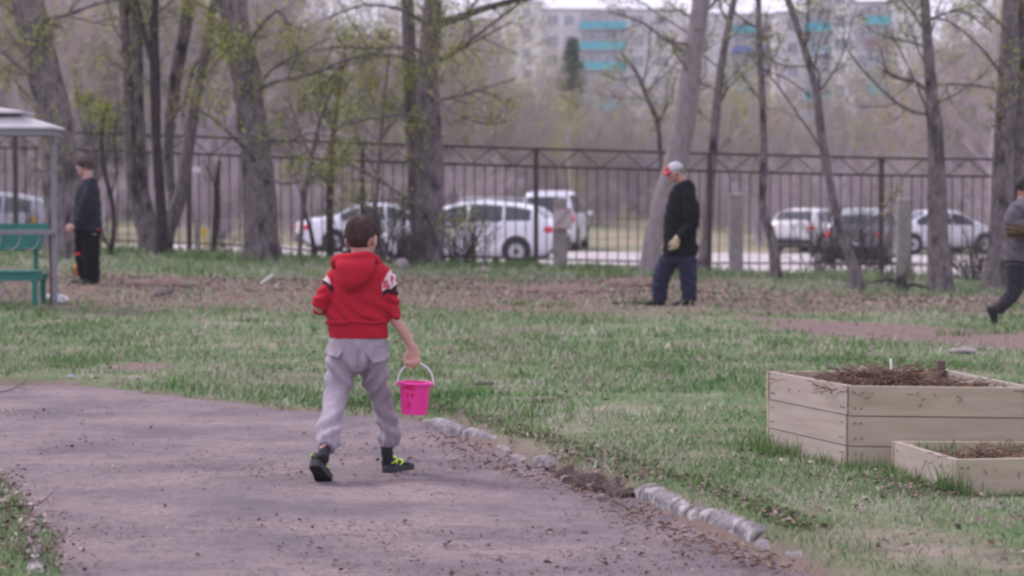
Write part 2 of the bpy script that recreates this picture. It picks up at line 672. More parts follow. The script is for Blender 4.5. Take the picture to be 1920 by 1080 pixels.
BARE = np.array([pix0(*p) for p in ((1440, 1020), (1600, 1030), (1760, 1045), (1960, 1060), (2000, 1120), (1700, 1150), (1520, 1080))])


def masks(X, Y):
    n = noise2(X, Y, 0.7, 11)
    n2 = noise2(X, Y, 2.4, 12)
    lit = sstep(25.5, 28.5, Y + 1.5 * n + 0.7 * n2 - 0.6 * sstep(0, 3, X)) * (1 - 0.8 * sstep(35.5, 38.5, Y + 1.2 * n))
    lit = lit * (1 - sstep(32.5, 35, Y + 0.8 * n) * (1 - sstep(-4.0, -1.5, X)) * 0.95)          # green strip under the left trees
    lit = lit * (1 - 0.6 * sstep(33.0, 36, Y + n) * sstep(2.5, 4.5, X))
    e = np.maximum(1 - sstep(-0.25, 0.12, poly_dist(X, Y, EARTH_R) + 0.18 * n2), 1 - sstep(-0.1, 0.06, poly_dist(X, Y, EARTH_L) + 0.05 * n2))
    e = np.maximum(e, sstep(0.02, -0.06, path_d(X, Y)))
    kerbside = 1 - sstep(0.0, np.where(X < -0.4, 0.05, 0.14), path_d(X, Y) + 0.06 * n2)
    bare = sstep(0.62, 0.85, 0.50 + 0.5 * n + 0.45 * n2 - 0.9 * poly_dist(X, Y, BARE))
    e = np.maximum(e, 0.28 * bare)
    e = np.maximum(e, 0.55 * sstep(0.48, 0.80, noise2(X, Y, 0.55, 14) + 0.35 * n2) * (1 - sstep(24, 26, Y)))
    e = np.maximum(e, kerbside)
    field = sstep(44, 47, Y)
    return lit, e, field


def spread(a, b, step, grow, far):
    out = list(np.arange(a, b, step))
    s = step
    while out[-1] < far:
        s *= grow
        out.append(out[-1] + s)
    return out


ys = np.array(sorted([-y for y in spread(-8, -7.9, 0.3, 1.4, 6)] + spread(8, 17, 0.055, 1.02, 1500)))
xr = spread(0, 4.6, 0.055, 1.06, 900)
xs = np.array(sorted([-x for x in xr[1:]] + xr))
GX, GY = np.meshgrid(xs, ys)
GD = path_d(GX, GY)
GZ = tz(GX, GY, GD) - 0.14 * sstep(0.2, -0.8, road_dist(GX, GY))
nx, ny = len(xs), len(ys)
ii = (np.arange(ny - 1)[:, None] * nx + np.arange(nx - 1)[None]).ravel()
gme = np_mesh('ground', np.stack([GX, GY, GZ], -1), np.stack([ii, ii + 1, ii + nx + 1, ii + nx], 1))
for nm, arr in zip(('litter', 'earth', 'field'), masks(GX, GY)):
    at = gme.attributes.new(nm, 'FLOAT', 'POINT')
    at.data.foreach_set('value', np.asarray(arr, float).ravel())
tag(link_mesh('ground', gme, ground_material()), kind='structure')

# the trodden dirt path
m_path = mat('path_dirt', (0.262, 0.203, 0.205), 0.95, (0.158, 0.131, 0.138), 1.5, (0.75, 1.15, 1), 0.36, 0.66, bump=1.0, bscale=24, col3=(0.105, 0.088, 0.09), scale3=13, lo3=0.54, hi3=0.70, spec=0.1, detail=9.0)
nt_ = m_path.node_tree                                    # a second, finer scatter of dark crumbs and pale grit
b_n = nt_.nodes['Principled BSDF']
src_ = b_n.inputs['Base Color'].links[0].from_socket
for sc_, lo_, hi_, col_ in ((38.0, 0.53, 0.66, (0.085, 0.070, 0.074, 1)), (70.0, 0.60, 0.70, (0.36, 0.30, 0.30, 1)), (1.25, 0.51, 0.63, (0.140, 0.120, 0.128, 1)), (24.0, 0.55, 0.68, (0.115, 0.095, 0.10, 1))):
    tc_ = nt_.nodes.new('ShaderNodeTexCoord')
    nz_ = nt_.nodes.new('ShaderNodeTexNoise')
    nz_.inputs['Scale'].default_value = sc_
    nz_.inputs['Detail'].default_value = 6
    nz_.inputs['Roughness'].default_value = 0.7
    nt_.links.new(tc_.outputs['Object'], nz_.inputs['Vector'])
    mr_ = nt_.nodes.new('ShaderNodeMapRange')
    mr_.inputs[1].default_value, mr_.inputs[2].default_value, mr_.inputs[4].default_value = lo_, hi_, 0.8
    nt_.links.new(nz_.outputs[0], mr_.inputs[0])
    mx_ = nt_.nodes.new('ShaderNodeMix')
    mx_.data_type = 'RGBA'
    nt_.links.new(mr_.outputs[0], mx_.inputs[0])
    nt_.links.new(src_, mx_.inputs[6])
    mx_.inputs[7].default_value = col_
    src_ = mx_.outputs[2]
nt_.links.new(src_, b_n.inputs['Base Color'])
px_ = np.arange(-9, 6.5, 0.05)
py_ = np.arange(3.0, 17.5, 0.05)
PX, PY = np.meshgrid(px_, py_)
PZ = 0.012 * noise2(PX, PY, 0.9, 21) + 0.010 * noise2(PX, PY, 3.2, 22) + 0.006 * noise2(PX, PY, 9.0, 23)
keep = (path_d(PX, PY) < 0.14)
PZ = PZ - 0.06 * sstep(0.02, 0.14, path_d(PX, PY))
n_ = len(px_)
jj = (np.arange(len(py_) - 1)[:, None] * n_ + np.arange(n_ - 1)[None]).ravel()
q_ = np.stack([jj, jj + 1, jj + n_ + 1, jj + n_], 1)
q_ = q_[keep.ravel()[q_].all(1)]
used, inv = np.unique(q_, return_inverse=True)
pme = np_mesh('path', np.stack([PX, PY, PZ], -1).reshape(-1, 3)[used], inv.reshape(-1, 4))
tag(link_mesh('path', pme, m_path), kind='structure')

# the pale road behind the fence
m_road = mat('pale_road', (0.47, 0.425, 0.42), 0.9, (0.36, 0.32, 0.315), 0.8, (1, 1, 1), 0.4, 0.65, bump=0.3, bscale=20, spec=0.15)
rx_ = np.arange(-60, 60.1, 0.8)
rt_ = np.linspace(-8.5, 8.5, 22)
RX, RT = np.meshgrid(rx_, rt_)
RY = 61.5 + 0.03 * RX + RT + 0.25 * noise2(RX, RT * 0, 0.4, 31) * (np.abs(RT) > 8)
jr = (np.arange(21)[:, None] * len(rx_) + np.arange(len(rx_) - 1)[None]).ravel()
tag(link_mesh('road', np_mesh('road', np.stack([RX, RY, tz(RX, RY) + 0.0], -1), np.stack([jr, jr + 1, jr + len(rx_) + 1, jr + len(rx_)], 1)), m_road), kind='structure')


def rz(x, y):
    return tz1(x, y)


# ------------------------------------------------------------------ grass, leaves, chips (nobody could count them)
BED_A = [(1.63, 11.57), (1.33, 12.49), (2.29, 12.62), (2.52, 11.45)]
BED_B = [(1.97, 10.62), (1.815, 11.40), (2.86, 11.36), (2.95, 10.76)]


def free(X, Y, d=0.0):
    return (poly_dist(X, Y, np.array(BED_A)) > d) & (poly_dist(X, Y, np.array(BED_B)) > d)


def blades(X, Y, h, w, lean=0.6):
    n = len(X)
    z = tz(X, Y) - 0.008
    a = rng.uniform(0, 2 * math.pi, n)
    b = rng.uniform(0, 2 * math.pi, n)
    ln = h * lean * rng.uniform(0.15, 1.3, n)
    ca, sa = np.cos(a), np.sin(a)
    cb, sb = np.cos(b), np.sin(b)
    base = np.stack([X, Y, z], 1)
    side = np.stack([ca, sa, 0 * a], 1) * (w / 2)[:, None]
    mid = base + np.stack([cb * ln * 0.35, sb * ln * 0.35, h * 0.55], 1)
    tip = base + np.stack([cb * ln, sb * ln, h], 1)
    V = np.stack([base - side, base + side, mid + side * 0.75, mid - side * 0.75, tip], 1).reshape(-1, 3)
    o = np.arange(n) * 5
    return V, np.stack([o, o + 1, o + 2, o + 3], 1), np.stack([o + 3, o + 2, o + 4], 1)


def lawn_points(y0, y1, half0, half1, dens, clump=0.0):
    area = (y1 - y0) * (half0 + half1)
    n = int(area * dens)
    Y = rng.uniform(y0, y1, n)
    hw = half0 + (half1 - half0) * (Y - y0) / (y1 - y0)
    X = rng.uniform(-1, 1, n) * hw
    d = path_d(X, Y)
    lit, e, f = masks(X, Y)
    cov = 0.58 + 0.70 * noise2(X, Y, 0.9, 41) + 0.45 * noise2(X, Y, 3.4, 42)
    cov = np.clip(cov, 0.10, 1) * (1 - 0.90 * lit) * (1 - 0.93 * e)
    k = (rng.random(n) < cov) & (d > 0.02) & free(X, Y)
    return X[k], Y[k]


Vs, Qs, Ts, off = [], [], [], 0


def put(V, Q, T):
    global off
    Vs.append(V); Qs.append(Q + off); Ts.append(T + off)
    off += len(V)


for (y0, y1, h0, h1, dens, hh, ww) in ((8.2, 11, 3.4, 3.8, 6000, (0.012, 0.045), 0.0042), (11, 14.5, 3.8, 4.6, 3300, (0.015, 0.055), 0.0055),
                                       (14.5, 20, 5.0, 6.2, 1550, (0.02, 0.068), 0.008), (20, 28, 6.2, 8.5, 480, (0.03, 0.08), 0.012),
                                       (28, 43.5, 8.5, 12.5, 190, (0.04, 0.13), 0.018)):
    X, Y = lawn_points(y0, y1, h0, h1, dens)
    n = len(X)
    h = rng.uniform(*hh, n) * (0.75 + 0.5 * np.clip(noise2(X, Y, 1.7, 43) + 0.4, 0, 1.4))
    put(*blades(X, Y, h, ww * rng.uniform(0.7, 1.3, n), 0.9))
tag(link_mesh('grass', np_mesh('grass', np.concatenate(Vs), np.concatenate(Qs), np.concatenate(Ts)), M['grass'], smooth=False), kind='stuff')

# long green tufts against the boxes, the kerb and the left corner
Vs, Qs, Ts, off = [], [], [], 0


def along(pts, n, spread_):
    p = np.array(pts, float)
    s = rng.uniform(0, len(p) - 1, n)
    i = np.minimum(s.astype(int), len(p) - 2)
    q = p[i] + (p[i + 1] - p[i]) * (s - i)[:, None]
    return q[:, 0] + rng.normal(0, spread_, n), q[:, 1] + rng.normal(0, spread_, n)


def tuft(X, Y, hh, ww, lean=0.5, where=None):
    k = free(X, Y, 0.004) & (path_d(X, Y) > 0.0)
    X, Y = X[k], Y[k]
    n = len(X)
    put(*blades(X, Y, rng.uniform(hh[0], hh[1], n) * rng.uniform(0.5, 1, n), ww * rng.uniform(0.7, 1.4, n), lean))


tuft(*along([(1.31, 12.3), (1.45, 11.95), (1.62, 11.54), (1.8, 11.45)], 520, 0.05), (0.03, 0.12), 0.004)
tuft(*along([(1.26, 12.45), (1.40, 12.05)], 420, 0.09), (0.04, 0.17), 0.0045)
tuft(*along([(1.80, 11.40), (1.96, 10.66)], 520, 0.045), (0.03, 0.13), 0.004)
tuft(*along([(1.93, 10.66), (2.0, 10.60)], 160, 0.03), (0.08, 0.22), 0.005)
tuft(*along([(2.0, 10.58), (2.95, 10.70)], 300, 0.04), (0.03, 0.08), 0.004)
tuft(*along([(1.2, 11.3), (1.9, 10.9), (1.8, 10.5)], 900, 0.18), (0.02, 0.07), 0.004)
kp = [pix0(*p) for p in ((800, 782), (930, 822), (1040, 855), (1200, 905), (1400, 985), (1520, 1040))]
tuft(*along(kp, 2600, 0.06), (0.02, 0.09), 0.0045, 0.9)
lp = [pix0(*p) for p in ((-60, 890), (-10, 912), (24, 965), (60, 1020), (100, 1075))]
tuft(*along([(a - 0.12, b) for a, b in lp], 900, 0.11), (0.03, 0.11), 0.0045, 0.8)
for k in range(46):                                        # loose clumps over the lawn
    y = rng.uniform(10, 30)
    x = rng.uniform(-0.28, 0.28) * y
    tuft(rng.normal(x, 0.05 + y * 0.003, 70), rng.normal(y, 0.07 + y * 0.004, 70), (0.03, 0.10 + 0.002 * y), 0.003 + 0.0004 * y, 0.7)
for k in range(60):                                        # rank grass at the foot of the fence and trunks
    y = rng.uniform(38, 42.5)
    x = rng.uniform(-0.24, 0.24) * y
    tuft(rng.normal(x, 0.25, 60), rng.normal(y, 0.25, 60), (0.08, 0.28), 0.016, 0.5)
tag(link_mesh('grass_tufts', np_mesh('grass_tufts', np.concatenate(Vs), np.concatenate(Qs), np.concatenate(Ts)), M['grass_tall'], smooth=False), kind='stuff')


def flakes(X, Y, Z, size, flat=0.5, asp=0.55):
    """small curled leaves: two triangles folded on the midrib"""
    n = len(X)
    a = rng.uniform(0, 2 * math.pi, n)
    u = np.stack([np.cos(a), np.sin(a), rng.normal(0, flat, n)], 1)
    u /= np.linalg.norm(u, axis=1)[:, None]
    w = np.cross(u, np.stack([rng.normal(0, flat, n), rng.normal(0, flat, n), np.ones(n)], 1))
    w /= np.linalg.norm(w, axis=1)[:, None]
    nn = np.cross(w, u)
    c = np.stack([X, Y, Z], 1)
    s = size[:, None]
    V = np.stack([c - u * s * 0.5, c + w * s * asp * 0.5 + nn * s * 0.15, c + u * s * 0.5, c - w * s * asp * 0.5 + nn * s * 0.15], 1).reshape(-1, 3)
    o = np.arange(n) * 4
    return V, np.concatenate([np.stack([o, o + 1, o + 2], 1), np.stack([o, o + 2, o + 3], 1)])


LX, LY, LS = [], [], []
for (y0, y1, h0, h1, dens, sz) in ((8.2, 14, 3.4, 4.6, 150, (0.012, 0.045)), (14, 22, 4.6, 6.5, 45, (0.02, 0.06)), (22, 30, 6.5, 9, 95, (0.02, 0.055)), (30, 42, 9, 12.5, 85, (0.03, 0.075))):
    n = int((y1 - y0) * (h0 + h1) * dens)
    Y = rng.uniform(y0, y1, n)
    X = rng.uniform(-1, 1, n) * (h0 + (h1 - h0) * (Y - y0) / (y1 - y0))
    lit, e, f = masks(X, Y)
    pr = 0.25 + 0.75 * lit + 0.3 * np.clip(noise2(X, Y, 0.9, 51), 0, 1)
    pr = np.where(Y > 22, pr * (0.12 + 0.88 * lit), pr)
    k = (rng.random(n) < pr) & (path_d(X, Y) > 0.03) & free(X, Y)
    LX.append(X[k]); LY.append(Y[k]); LS.append(rng.uniform(*sz, n)[k])
for pts, n, sp in ((kp, 900, 0.05), ([pix0(*p) for p in ((640, 770), (690, 768), (720, 772))], 160, 0.10), ([pix0(*p) for p in ((1040, 878), (1110, 903), (1190, 932))], 260, 0.09), (lp, 750, 0.09), ([(1.6, 11.2), (1.9, 10.7), (1.75, 10.4)], 260, 0.16)):
    x, y = along(pts, n, sp)
    LX.append(x); LY.append(y); LS.append(rng.uniform(0.012, 0.045, n))
LX, LY, LS = map(np.concatenate, (LX, LY, LS))
k = free(LX, LY)
LX, LY, LS = LX[k], LY[k], LS[k]
LV, LT = flakes(LX, LY, np.maximum(tz(LX, LY), np.where(path_d(LX, LY) < 0.05, 0.0, -9)) + 0.012 + LS * 0.12, LS)
tag(link_mesh('fallen_leaves', np_mesh('fallen_leaves', LV, None, LT), M['leaf'], smooth=False), kind='stuff')

# chips, twigs and grit trodden into the path, orange needles gathered along the kerb foot
n = 130000
Y = rng.uniform(7.6, 15.5, n)
X = rng.uniform(-5, 3.2, n)
wear = 1.3 * noise2(X * 0.6, Y, 1.1, 61) + 0.7 * noise2(X, Y, 3.5, 62) + 0.5 * sstep(-0.5, -0.1, path_d(X, Y))
k = (path_d(X, Y) < -0.03) & (rng.random(n) < 0.02 + 0.60 * np.clip(wear, 0, 1))
X, Y = X[k], Y[k]
S = rng.gamma(1.4, 0.0050, len(X)) + 0.003
CV, CTri = flakes(X, Y, 0.004 + S * 0.2 + 0.012 * noise2(X, Y, 0.9, 21), S, 0.35, 0.7)
fx, fy = along([(a - 0.10, b - 0.10) for a, b in [pix0(*p) for p in ((860, 818), (1000, 878), (1180, 940), (1290, 990), (1400, 1030), (1500, 1068))]], 800, 0.075)
FV, FT = flakes(fx, fy, np.full(len(fx), 0.014), rng.uniform(0.012, 0.05, len(fx)), 0.3, 0.2)
tag(link_mesh('path_grit', np_mesh('path_grit', CV, None, CTri), M['chip'], smooth=False), kind='stuff')
M['needle'] = mat_island('orange_needles', [(0.13, 0.085, 0.07), (0.23, 0.135, 0.095), (0.30, 0.22, 0.17)], 0.85)
tag(link_mesh('kerb_leaf_litter', np_mesh('kerb_leaf_litter', FV, None, FT), M['needle'], smooth=False), kind='stuff')


# ------------------------------------------------------------------ kerb stones
def rock(name, mb_fn, label, cat, loc, group=None, m='kerb', voxel=0.014, amp=0.014, fr=14, smooth=3, low=0.8):
    mb = MB()
    mb_fn(mb)
    s = int(rng.integers(1, 999))
    o = fuse(name, mb, M[m], None, voxel, smooth, disp=lambda c: amp * noise3(c * fr, s) + amp * low * noise3(c * fr * 0.35, s + 1))
    o.location = loc
    return tag(o, label, cat, group)


def kerb(pa, pb, h, w, label):
    A, B = Vector((*pix0(*pa), 0)), Vector((*pix0(*pb), 0))
    c = (A + B) / 2 - Vector((0, 0, 0.026))
    d = (B - A)
    ang = math.atan2(d.y, d.x)
    nrm = Vector((-d.y, d.x, 0)).normalized()
    if nrm.y < 0: nrm = -nrm

    def fn(mb):
        u_ = d.normalized()
        n_ = max(3, int(d.length / 0.07))
        G_ = []
        for k_ in range(n_ + 1):                            # worn profile: rounded shoulder, bites out of the top edge
            f_ = k_ / n_ - 0.5
            bite = 0.30 * h * max(0.0, float(noise3(np.array([k_ * 0.23 + pa[0] * 0.7, 0.3, 0.6]), 5)))
            hh_ = h - bite * 0.7 - (0.18 * h if k_ in (0, n_) else 0)
            ring_ = [(-0.008, -0.10), (0.0, hh_ * 0.74), (w * 0.10, hh_ * 0.93), (w * 0.30, hh_), (w * 0.85, hh_ * 0.98), (w, hh_ * 0.80), (w, -0.10)]
            G_.append([nrm * (a_ + random.gauss(0, 0.0012)) + d * f_ + Vector((0, 0, z_)) for a_, z_ in ring_])
        m_ = 7
        V_k = [q_ for r__ in G_ for q_ in r__]
        F_k = [(i_ * m_ + j_, i_ * m_ + (j_ + 1) % m_, (i_ + 1) * m_ + (j_ + 1) % m_, (i_ + 1) * m_ + j_) for i_ in range(n_) for j_ in range(m_)]
        F_k += [tuple(range(m_))[::-1], tuple(range(n_ * m_, (n_ + 1) * m_))]
        mb.add(V_k, F_k)

    rock('kerb_stone', fn, label, 'kerb stone', c, 'broken kerb along the dirt path', voxel=0.008, amp=0.0045, fr=34, smooth=1, low=1.0)


kerb((790, 800), (862, 816), 0.085, 0.13, 'worn grey kerb stone just beyond the pink bucket, first of the broken kerb')
kerb((866, 818), (930, 838), 0.085, 0.14, 'pale whitewashed kerb stone lying right after the first one past the bucket')
kerb((950, 858), (978, 866), 0.05, 0.10, 'small sunken stump of kerb at the grassy gap beside the path')
kerb((930, 842), (950, 852), 0.065, 0.12, 'low buried kerb piece almost covered by the lawn before the grassy gap')
kerb((1042, 884), (1096, 903), 0.05, 0.10, 'sunken kerb piece half covered by the dark earth bank')
kerb((1412, 1027), (1440, 1038), 0.07, 0.12, 'crumbled kerb end past the long flaking stone')
kerb((992, 872), (1040, 884), 0.085, 0.10, 'short broken kerb piece standing up at the dark earth gap')
kerb((1192, 936), (1283, 976), 0.112, 0.17, 'long whitewashed kerb stone left of the crack, nearest the dark earth bank')
kerb((1287, 979), (1412, 1026), 0.112, 0.17, 'long flaking kerb stone right of the crack, below the low planter')
kerb((1438, 1036), (1462, 1044), 0.06, 0.09, 'small grey lump of kerb after the end of the long stones')
kerb((1470, 1050), (1512, 1064), 0.075, 0.10, 'rounded grey chunk of kerb, last before the frame edge')
kerb((42, 985), (50, 1085), 0.060, 0.07, 'pale narrow kerb strip in the grass at the lower left corner')


# clods and stones by the kerb
def clod(px, py, r, label, m, group):
    x, y = pix0(px, py)
    rock('stone', lambda mb: mb.ell((0, 0, r[2] * 0.2), r), label, 'stone', (x, y, max(0.0, tz1(x, y)) - 0.005), group, m, voxel=0.009, amp=0.014, fr=30, smooth=1)


M['earth_clod'] = mat('dark_earth', (0.10, 0.072, 0.064), 0.95, (0.050, 0.037, 0.035), 22, bump=1.0, bscale=60, col3=(0.19, 0.14, 0.125), scale3=34, lo3=0.55, hi3=0.66)
bx_, by_ = pix0(1110, 905)
bank_px = [pix0(*p) for p in ((1040, 884), (1075, 900), (1110, 912), (1150, 925), (1192, 940))]


def bank(mb):
    mb.tube([(x_ - bx_ + 0.01, y_ - by_ + 0.09, -0.01) for x_, y_ in bank_px], [(0.07, 0.03), (0.085, 0.05), (0.09, 0.058), (0.09, 0.058), (0.075, 0.045)], 16, n=16, side=(0.6, 0.8, 0))


rock('earth_bank', bank, 'bank of bare dark earth where the kerb is missing beside the path', 'earth bank', (bx_, by_, 0.0), None, 'earth_clod', voxel=0.008, amp=0.017, fr=38, smooth=0, low=1.3)
clod(960, 872, (0.045, 0.03, 0.022), 'flat pale stone on the path below the grassy kerb gap', 'kerb', None)
clod(1060, 900, (0.03, 0.025, 0.018), 'small white pebble in the litter under the dark bank', 'kerb', None)
clod(1128, 936, (0.035, 0.03, 0.022), 'pale rounded pebble at the foot of the dark bank', 'kerb', None)
# ------------------------------------------------------------------ trees
def branch_grow(pts, rad, n, ang, lr, rr, up, r, tmin=0.25, jit=0.10, K=5, rmin=0.003):
    """children of polylines pts (N, K0, 3): n each, leaving at angle ang, bent upward by up"""
    N, K0, _ = pts.shape
    idx = np.repeat(np.arange(N), n)
    m = len(idx)
    t = r.uniform(tmin, 1.0, m)
    s = t * (K0 - 1)
    i = np.minimum(s.astype(int), K0 - 2)
    f = (s - i)[:, None]
    a, b = pts[idx, i], pts[idx, i + 1]
    start = a + (b - a) * f
    d = (b - a) / (np.linalg.norm(b - a, axis=1)[:, None] + 1e-9)
    L = np.linalg.norm(pts[idx, -1] - pts[idx, 0], axis=1) * lr * r.uniform(0.5, 1.25, m) * (1.25 - 0.65 * t)
    per = np.cross(d, r.normal(0, 1, (m, 3)))
    per /= np.linalg.norm(per, axis=1)[:, None] + 1e-9
    an = np.radians(ang) * r.uniform(0.55, 1.3, m)[:, None]
    cd = d * np.cos(an) + per * np.sin(an)
    R0 = np.maximum((rad[idx, i] * (1 - f[:, 0]) + rad[idx, i + 1] * f[:, 0]) * rr, rmin)
    out = np.zeros((m, K, 3))
    out[:, 0] = start
    for k in range(1, K):
        cd = cd + r.normal(0, jit, (m, 3)) + np.array([0, 0, up])
        cd /= np.linalg.norm(cd, axis=1)[:, None]
        out[:, k] = out[:, k - 1] + cd * (L / (K - 1))[:, None]
    rads = R0[:, None] * np.linspace(1, 0.35, K)[None]
    return out, rads


def tubes_np(pts, rad, sides=3):
    """(N,K,3) polylines to open prisms"""
    N, K, _ = pts.shape
    T = np.gradient(pts, axis=1)
    T /= np.linalg.norm(T, axis=2)[..., None] + 1e-9
    ref = np.where(np.abs(T[:, :1, 2:3]) > 0.8, np.array([1.0, 0, 0]), np.array([0, 0, 1.0]))
    a = np.cross(T, np.broadcast_to(ref, T.shape))
    a /= np.linalg.norm(a, axis=2)[..., None] + 1e-9
    b = np.cross(T, a)
    ang = np.linspace(0, 2 * math.pi, sides, endpoint=False)
    V = pts[:, :, None] + rad[:, :, None, None] * (np.cos(ang)[None, None, :, None] * a[:, :, None] + np.sin(ang)[None, None, :, None] * b[:, :, None])
    n, k, j = np.meshgrid(np.arange(N), np.arange(K - 1), np.arange(sides), indexing='ij')
    o = n * K * sides
    q = np.stack([o + k * sides + j, o + k * sides + (j + 1) % sides, o + (k + 1) * sides + (j + 1) % sides, o + (k + 1) * sides + j], -1).reshape(-1, 4)
    return V.reshape(-1, 3), q


def leaf_quads(P_, size, r, asp=0.7):
    n = len(P_)
    u = r.normal(0, 1, (n, 3))
    u /= np.linalg.norm(u, axis=1)[:, None]
    w = np.cross(u, r.normal(0, 1, (n, 3)))
    w /= np.linalg.norm(w, axis=1)[:, None] + 1e-9
    s = (size * r.uniform(0.5, 1.3, n))[:, None]
    V = np.stack([P_ - u * s / 2, P_ + w * s * asp / 2, P_ + u * s / 2, P_ - w * s * asp / 2], 1).reshape(-1, 3)
    return V, np.arange(n * 4).reshape(-1, 4)


def on_twigs(pts, n, r, sprd=0.02):
    N, K, _ = pts.shape
    i = r.integers(0, N, n)
    s = r.uniform(0.3, 1, n) * (K - 1)
    k = np.minimum(s.astype(int), K - 2)
    return pts[i, k] + (pts[i, k + 1] - pts[i, k]) * (s - k)[:, None] + r.normal(0, sprd, (n, 3))


class Soup:
    def __init__(self):
        self.V, self.Q, self.m, self.n = [], [], [], 0

    def add(self, V, Q, m):
        self.V.append(V); self.Q.append(Q + self.n); self.m.append(np.full(len(Q), m)); self.n += len(V)
        return self

    def build(self, name, mats, parent=None, smooth=False):
        return link_mesh(name, np_mesh(name, np.concatenate(self.V), np.concatenate(self.Q), qm=np.concatenate(self.m)), mats, parent, smooth=smooth)


def stem_rings(path, sides=14, seed=0, rough=0.06, flare=True):
    """bark-lumpy tube; path rows: x, y, z, r"""
    mb = MB()
    L = np.linalg.norm(np.diff(path[:, :3], axis=0), axis=1).sum()
    n = max(8, int(L / 0.10))
    c = cr(path, n)
    mb.tube(c[:, :3], list(np.maximum(c[:, 3], 0.004)), sides)
    V = np.array(mb.v)
    ax = np.repeat(c[:, :3], sides, 0)
    d = V - ax
    rr = np.repeat(np.maximum(c[:, 3], 0.004), sides)[:, None]
    nz = noise3(V * np.array([9, 9, 2.2]), seed)[:, None] * 0.6 + noise3(V * np.array([3, 3, 1.6]), seed + 5)[:, None]
    V = ax + d * (1 + rough * nz)
    if flare:
        t = np.repeat(np.linspace(0, L, n), sides)[:, None]
        ang = np.arctan2(d[:, 1], d[:, 0])[:, None]
        root = np.exp(-t / 0.20) * (0.16 + 0.16 * np.sin(ang * 5 + seed))
        V[:, :2] += d[:, :2] * root
    mb.v = [tuple(v) for v in V]
    return mb


def px_path(pts, Y, base=None):
    """[(px, py, width px[, dy])] at depth Y -> rows x, y, z, r"""
    rows = []
    for p in pts:
        y = Y + (p[3] if len(p) > 3 else 0)
        q = P(p[0], p[1], y)
        rows.append((q.x, q.y, q.z, p[2] * 0.5 * y / FPX))
    return np.array(rows)


def near_tree(name, label, Y, trunk, limbs=(), top=9.0, bark='bark', cat='tree', seed=1, leaves=3098, leaf=0.040, group=None,
              twigs=(6, 5, 4), crown_limbs=9, mid=6, lean=None, extra_stems=(), low=None, stem_mats=None):
    """a tree whose trunk and big limbs follow the photograph at one depth; above the frame it goes on to height top"""
    r = np.random.default_rng(seed)
    tr = px_path(trunk, Y)
    base = tr[0].copy()
    zg = tz1(base[0], base[1])
    base[2] = zg - 0.08
    tr[0] = base
    d = tr[-1, :3] - tr[-2, :3]
    d = d / np.linalg.norm(d)
    rows = [tuple(q) for q in tr]
    steps = 4
    hrem = max(top - tr[-1, 2], 0)
    if hrem > 0.3:
        for k in range(1, steps + 1):
            f = k / steps
            q = tr[-1, :3] + d * (hrem * f) + np.array([r.normal(0, 0.12), r.normal(0, 0.2), 0]) * f * hrem * 0.25
            rows.append((*q, tr[-1, 3] * (1 - 0.8 * f)))
    path = np.array(rows)
    t = thing(name, (base[0], base[1], zg), label, cat, group)
    org = np.array([base[0], base[1], zg, 0])
    mbs = stem_rings(path - org, 14, seed)
    lim_paths = []
    for ex in extra_stems:
        q = px_path(ex, Y)
        if q[-1, 2] > 4.0:
            dd = (q[-1, :3] - q[-2, :3]) / np.linalg.norm(q[-1, :3] - q[-2, :3])
            q = np.vstack([q, [*(q[-1, :3] + dd * 2.0), q[-1, 3] * 0.6], [*(q[-1, :3] + dd * 4.0 + np.array([0.3, 0, 0])), q[-1, 3] * 0.2]])
        lim_paths.append((q, 12))
    K = 7
    polys, rads = [], []
    for l in limbs:
        q = px_path(l, Y)
        q[:, 3] *= 0.72
        lim_paths.append((q, 7))
        c = cr(q, K)
        polys.append(c[:, :3]); rads.append(c[:, 3])
    for q, sd in lim_paths:
        one = stem_rings(q - org, sd, seed + 3, 0.05, False)
        mbs.add(one.v, one.f)
    tm = M[bark]
    mbs.build('trunk', tm, t, smooth=True)
    # limbs above the frame, so the tree has a crown when seen from elsewhere
    c = cr(path, 16)
    if crown_limbs:
        up_i = [i for i in range(16) if c[i, 2] > (low if low is not None else 3.9)]
        if len(up_i) > 2:
            seg = c[up_i[0]:]
            pp = cr(seg, 7)
            pts, rd = branch_grow(pp[None, :, :3], pp[None, :, 3], crown_limbs, 55, 0.55, 0.5, 0.06, r, 0.05, 0.12, 7)
            for a, b in zip(pts, rd):
                polys.append(a); rads.append(b)
    mid_i = [i for i in range(16) if 1.9 < c[i, 2] - zg < 4.6]
    if mid and len(mid_i) > 2:
        pp = cr(c[mid_i[0]:mid_i[-1] + 1], 7)
        pr = np.minimum(pp[:, 3], 0.05)
        pts, rd = branch_grow(pp[None, :, :3], pr[None], mid, 60, 0.60, 0.32, 0.10, r, 0.05, 0.12, 7)
        for a, b in zip(pts, rd):
            polys.append(a); rads.append(b)
    s = Soup()
    if polys:
        A, Rr = np.array(polys), np.array(rads)
        s.add(*tubes_np(A - org[:3], Rr, 5), 0)
        lv = []
        for k, nn in enumerate(twigs):
            A, Rr = branch_grow(A, Rr, nn, 48, 0.50 if k else 0.46, 0.45, 0.04 if k < 2 else 0.02, r, 0.15, 0.13, 5 if k < 2 else 4, 0.003)
            s.add(*tubes_np(A - org[:3], Rr, 3), 0)
        if leaves:
            V, Q = leaf_quads(on_twigs(A, leaves, r, 0.10) - org[:3], leaf, r)
            s.add(V, Q, 1)
        s.build('crown', [M['twig'], M['bud']], t)
    return t


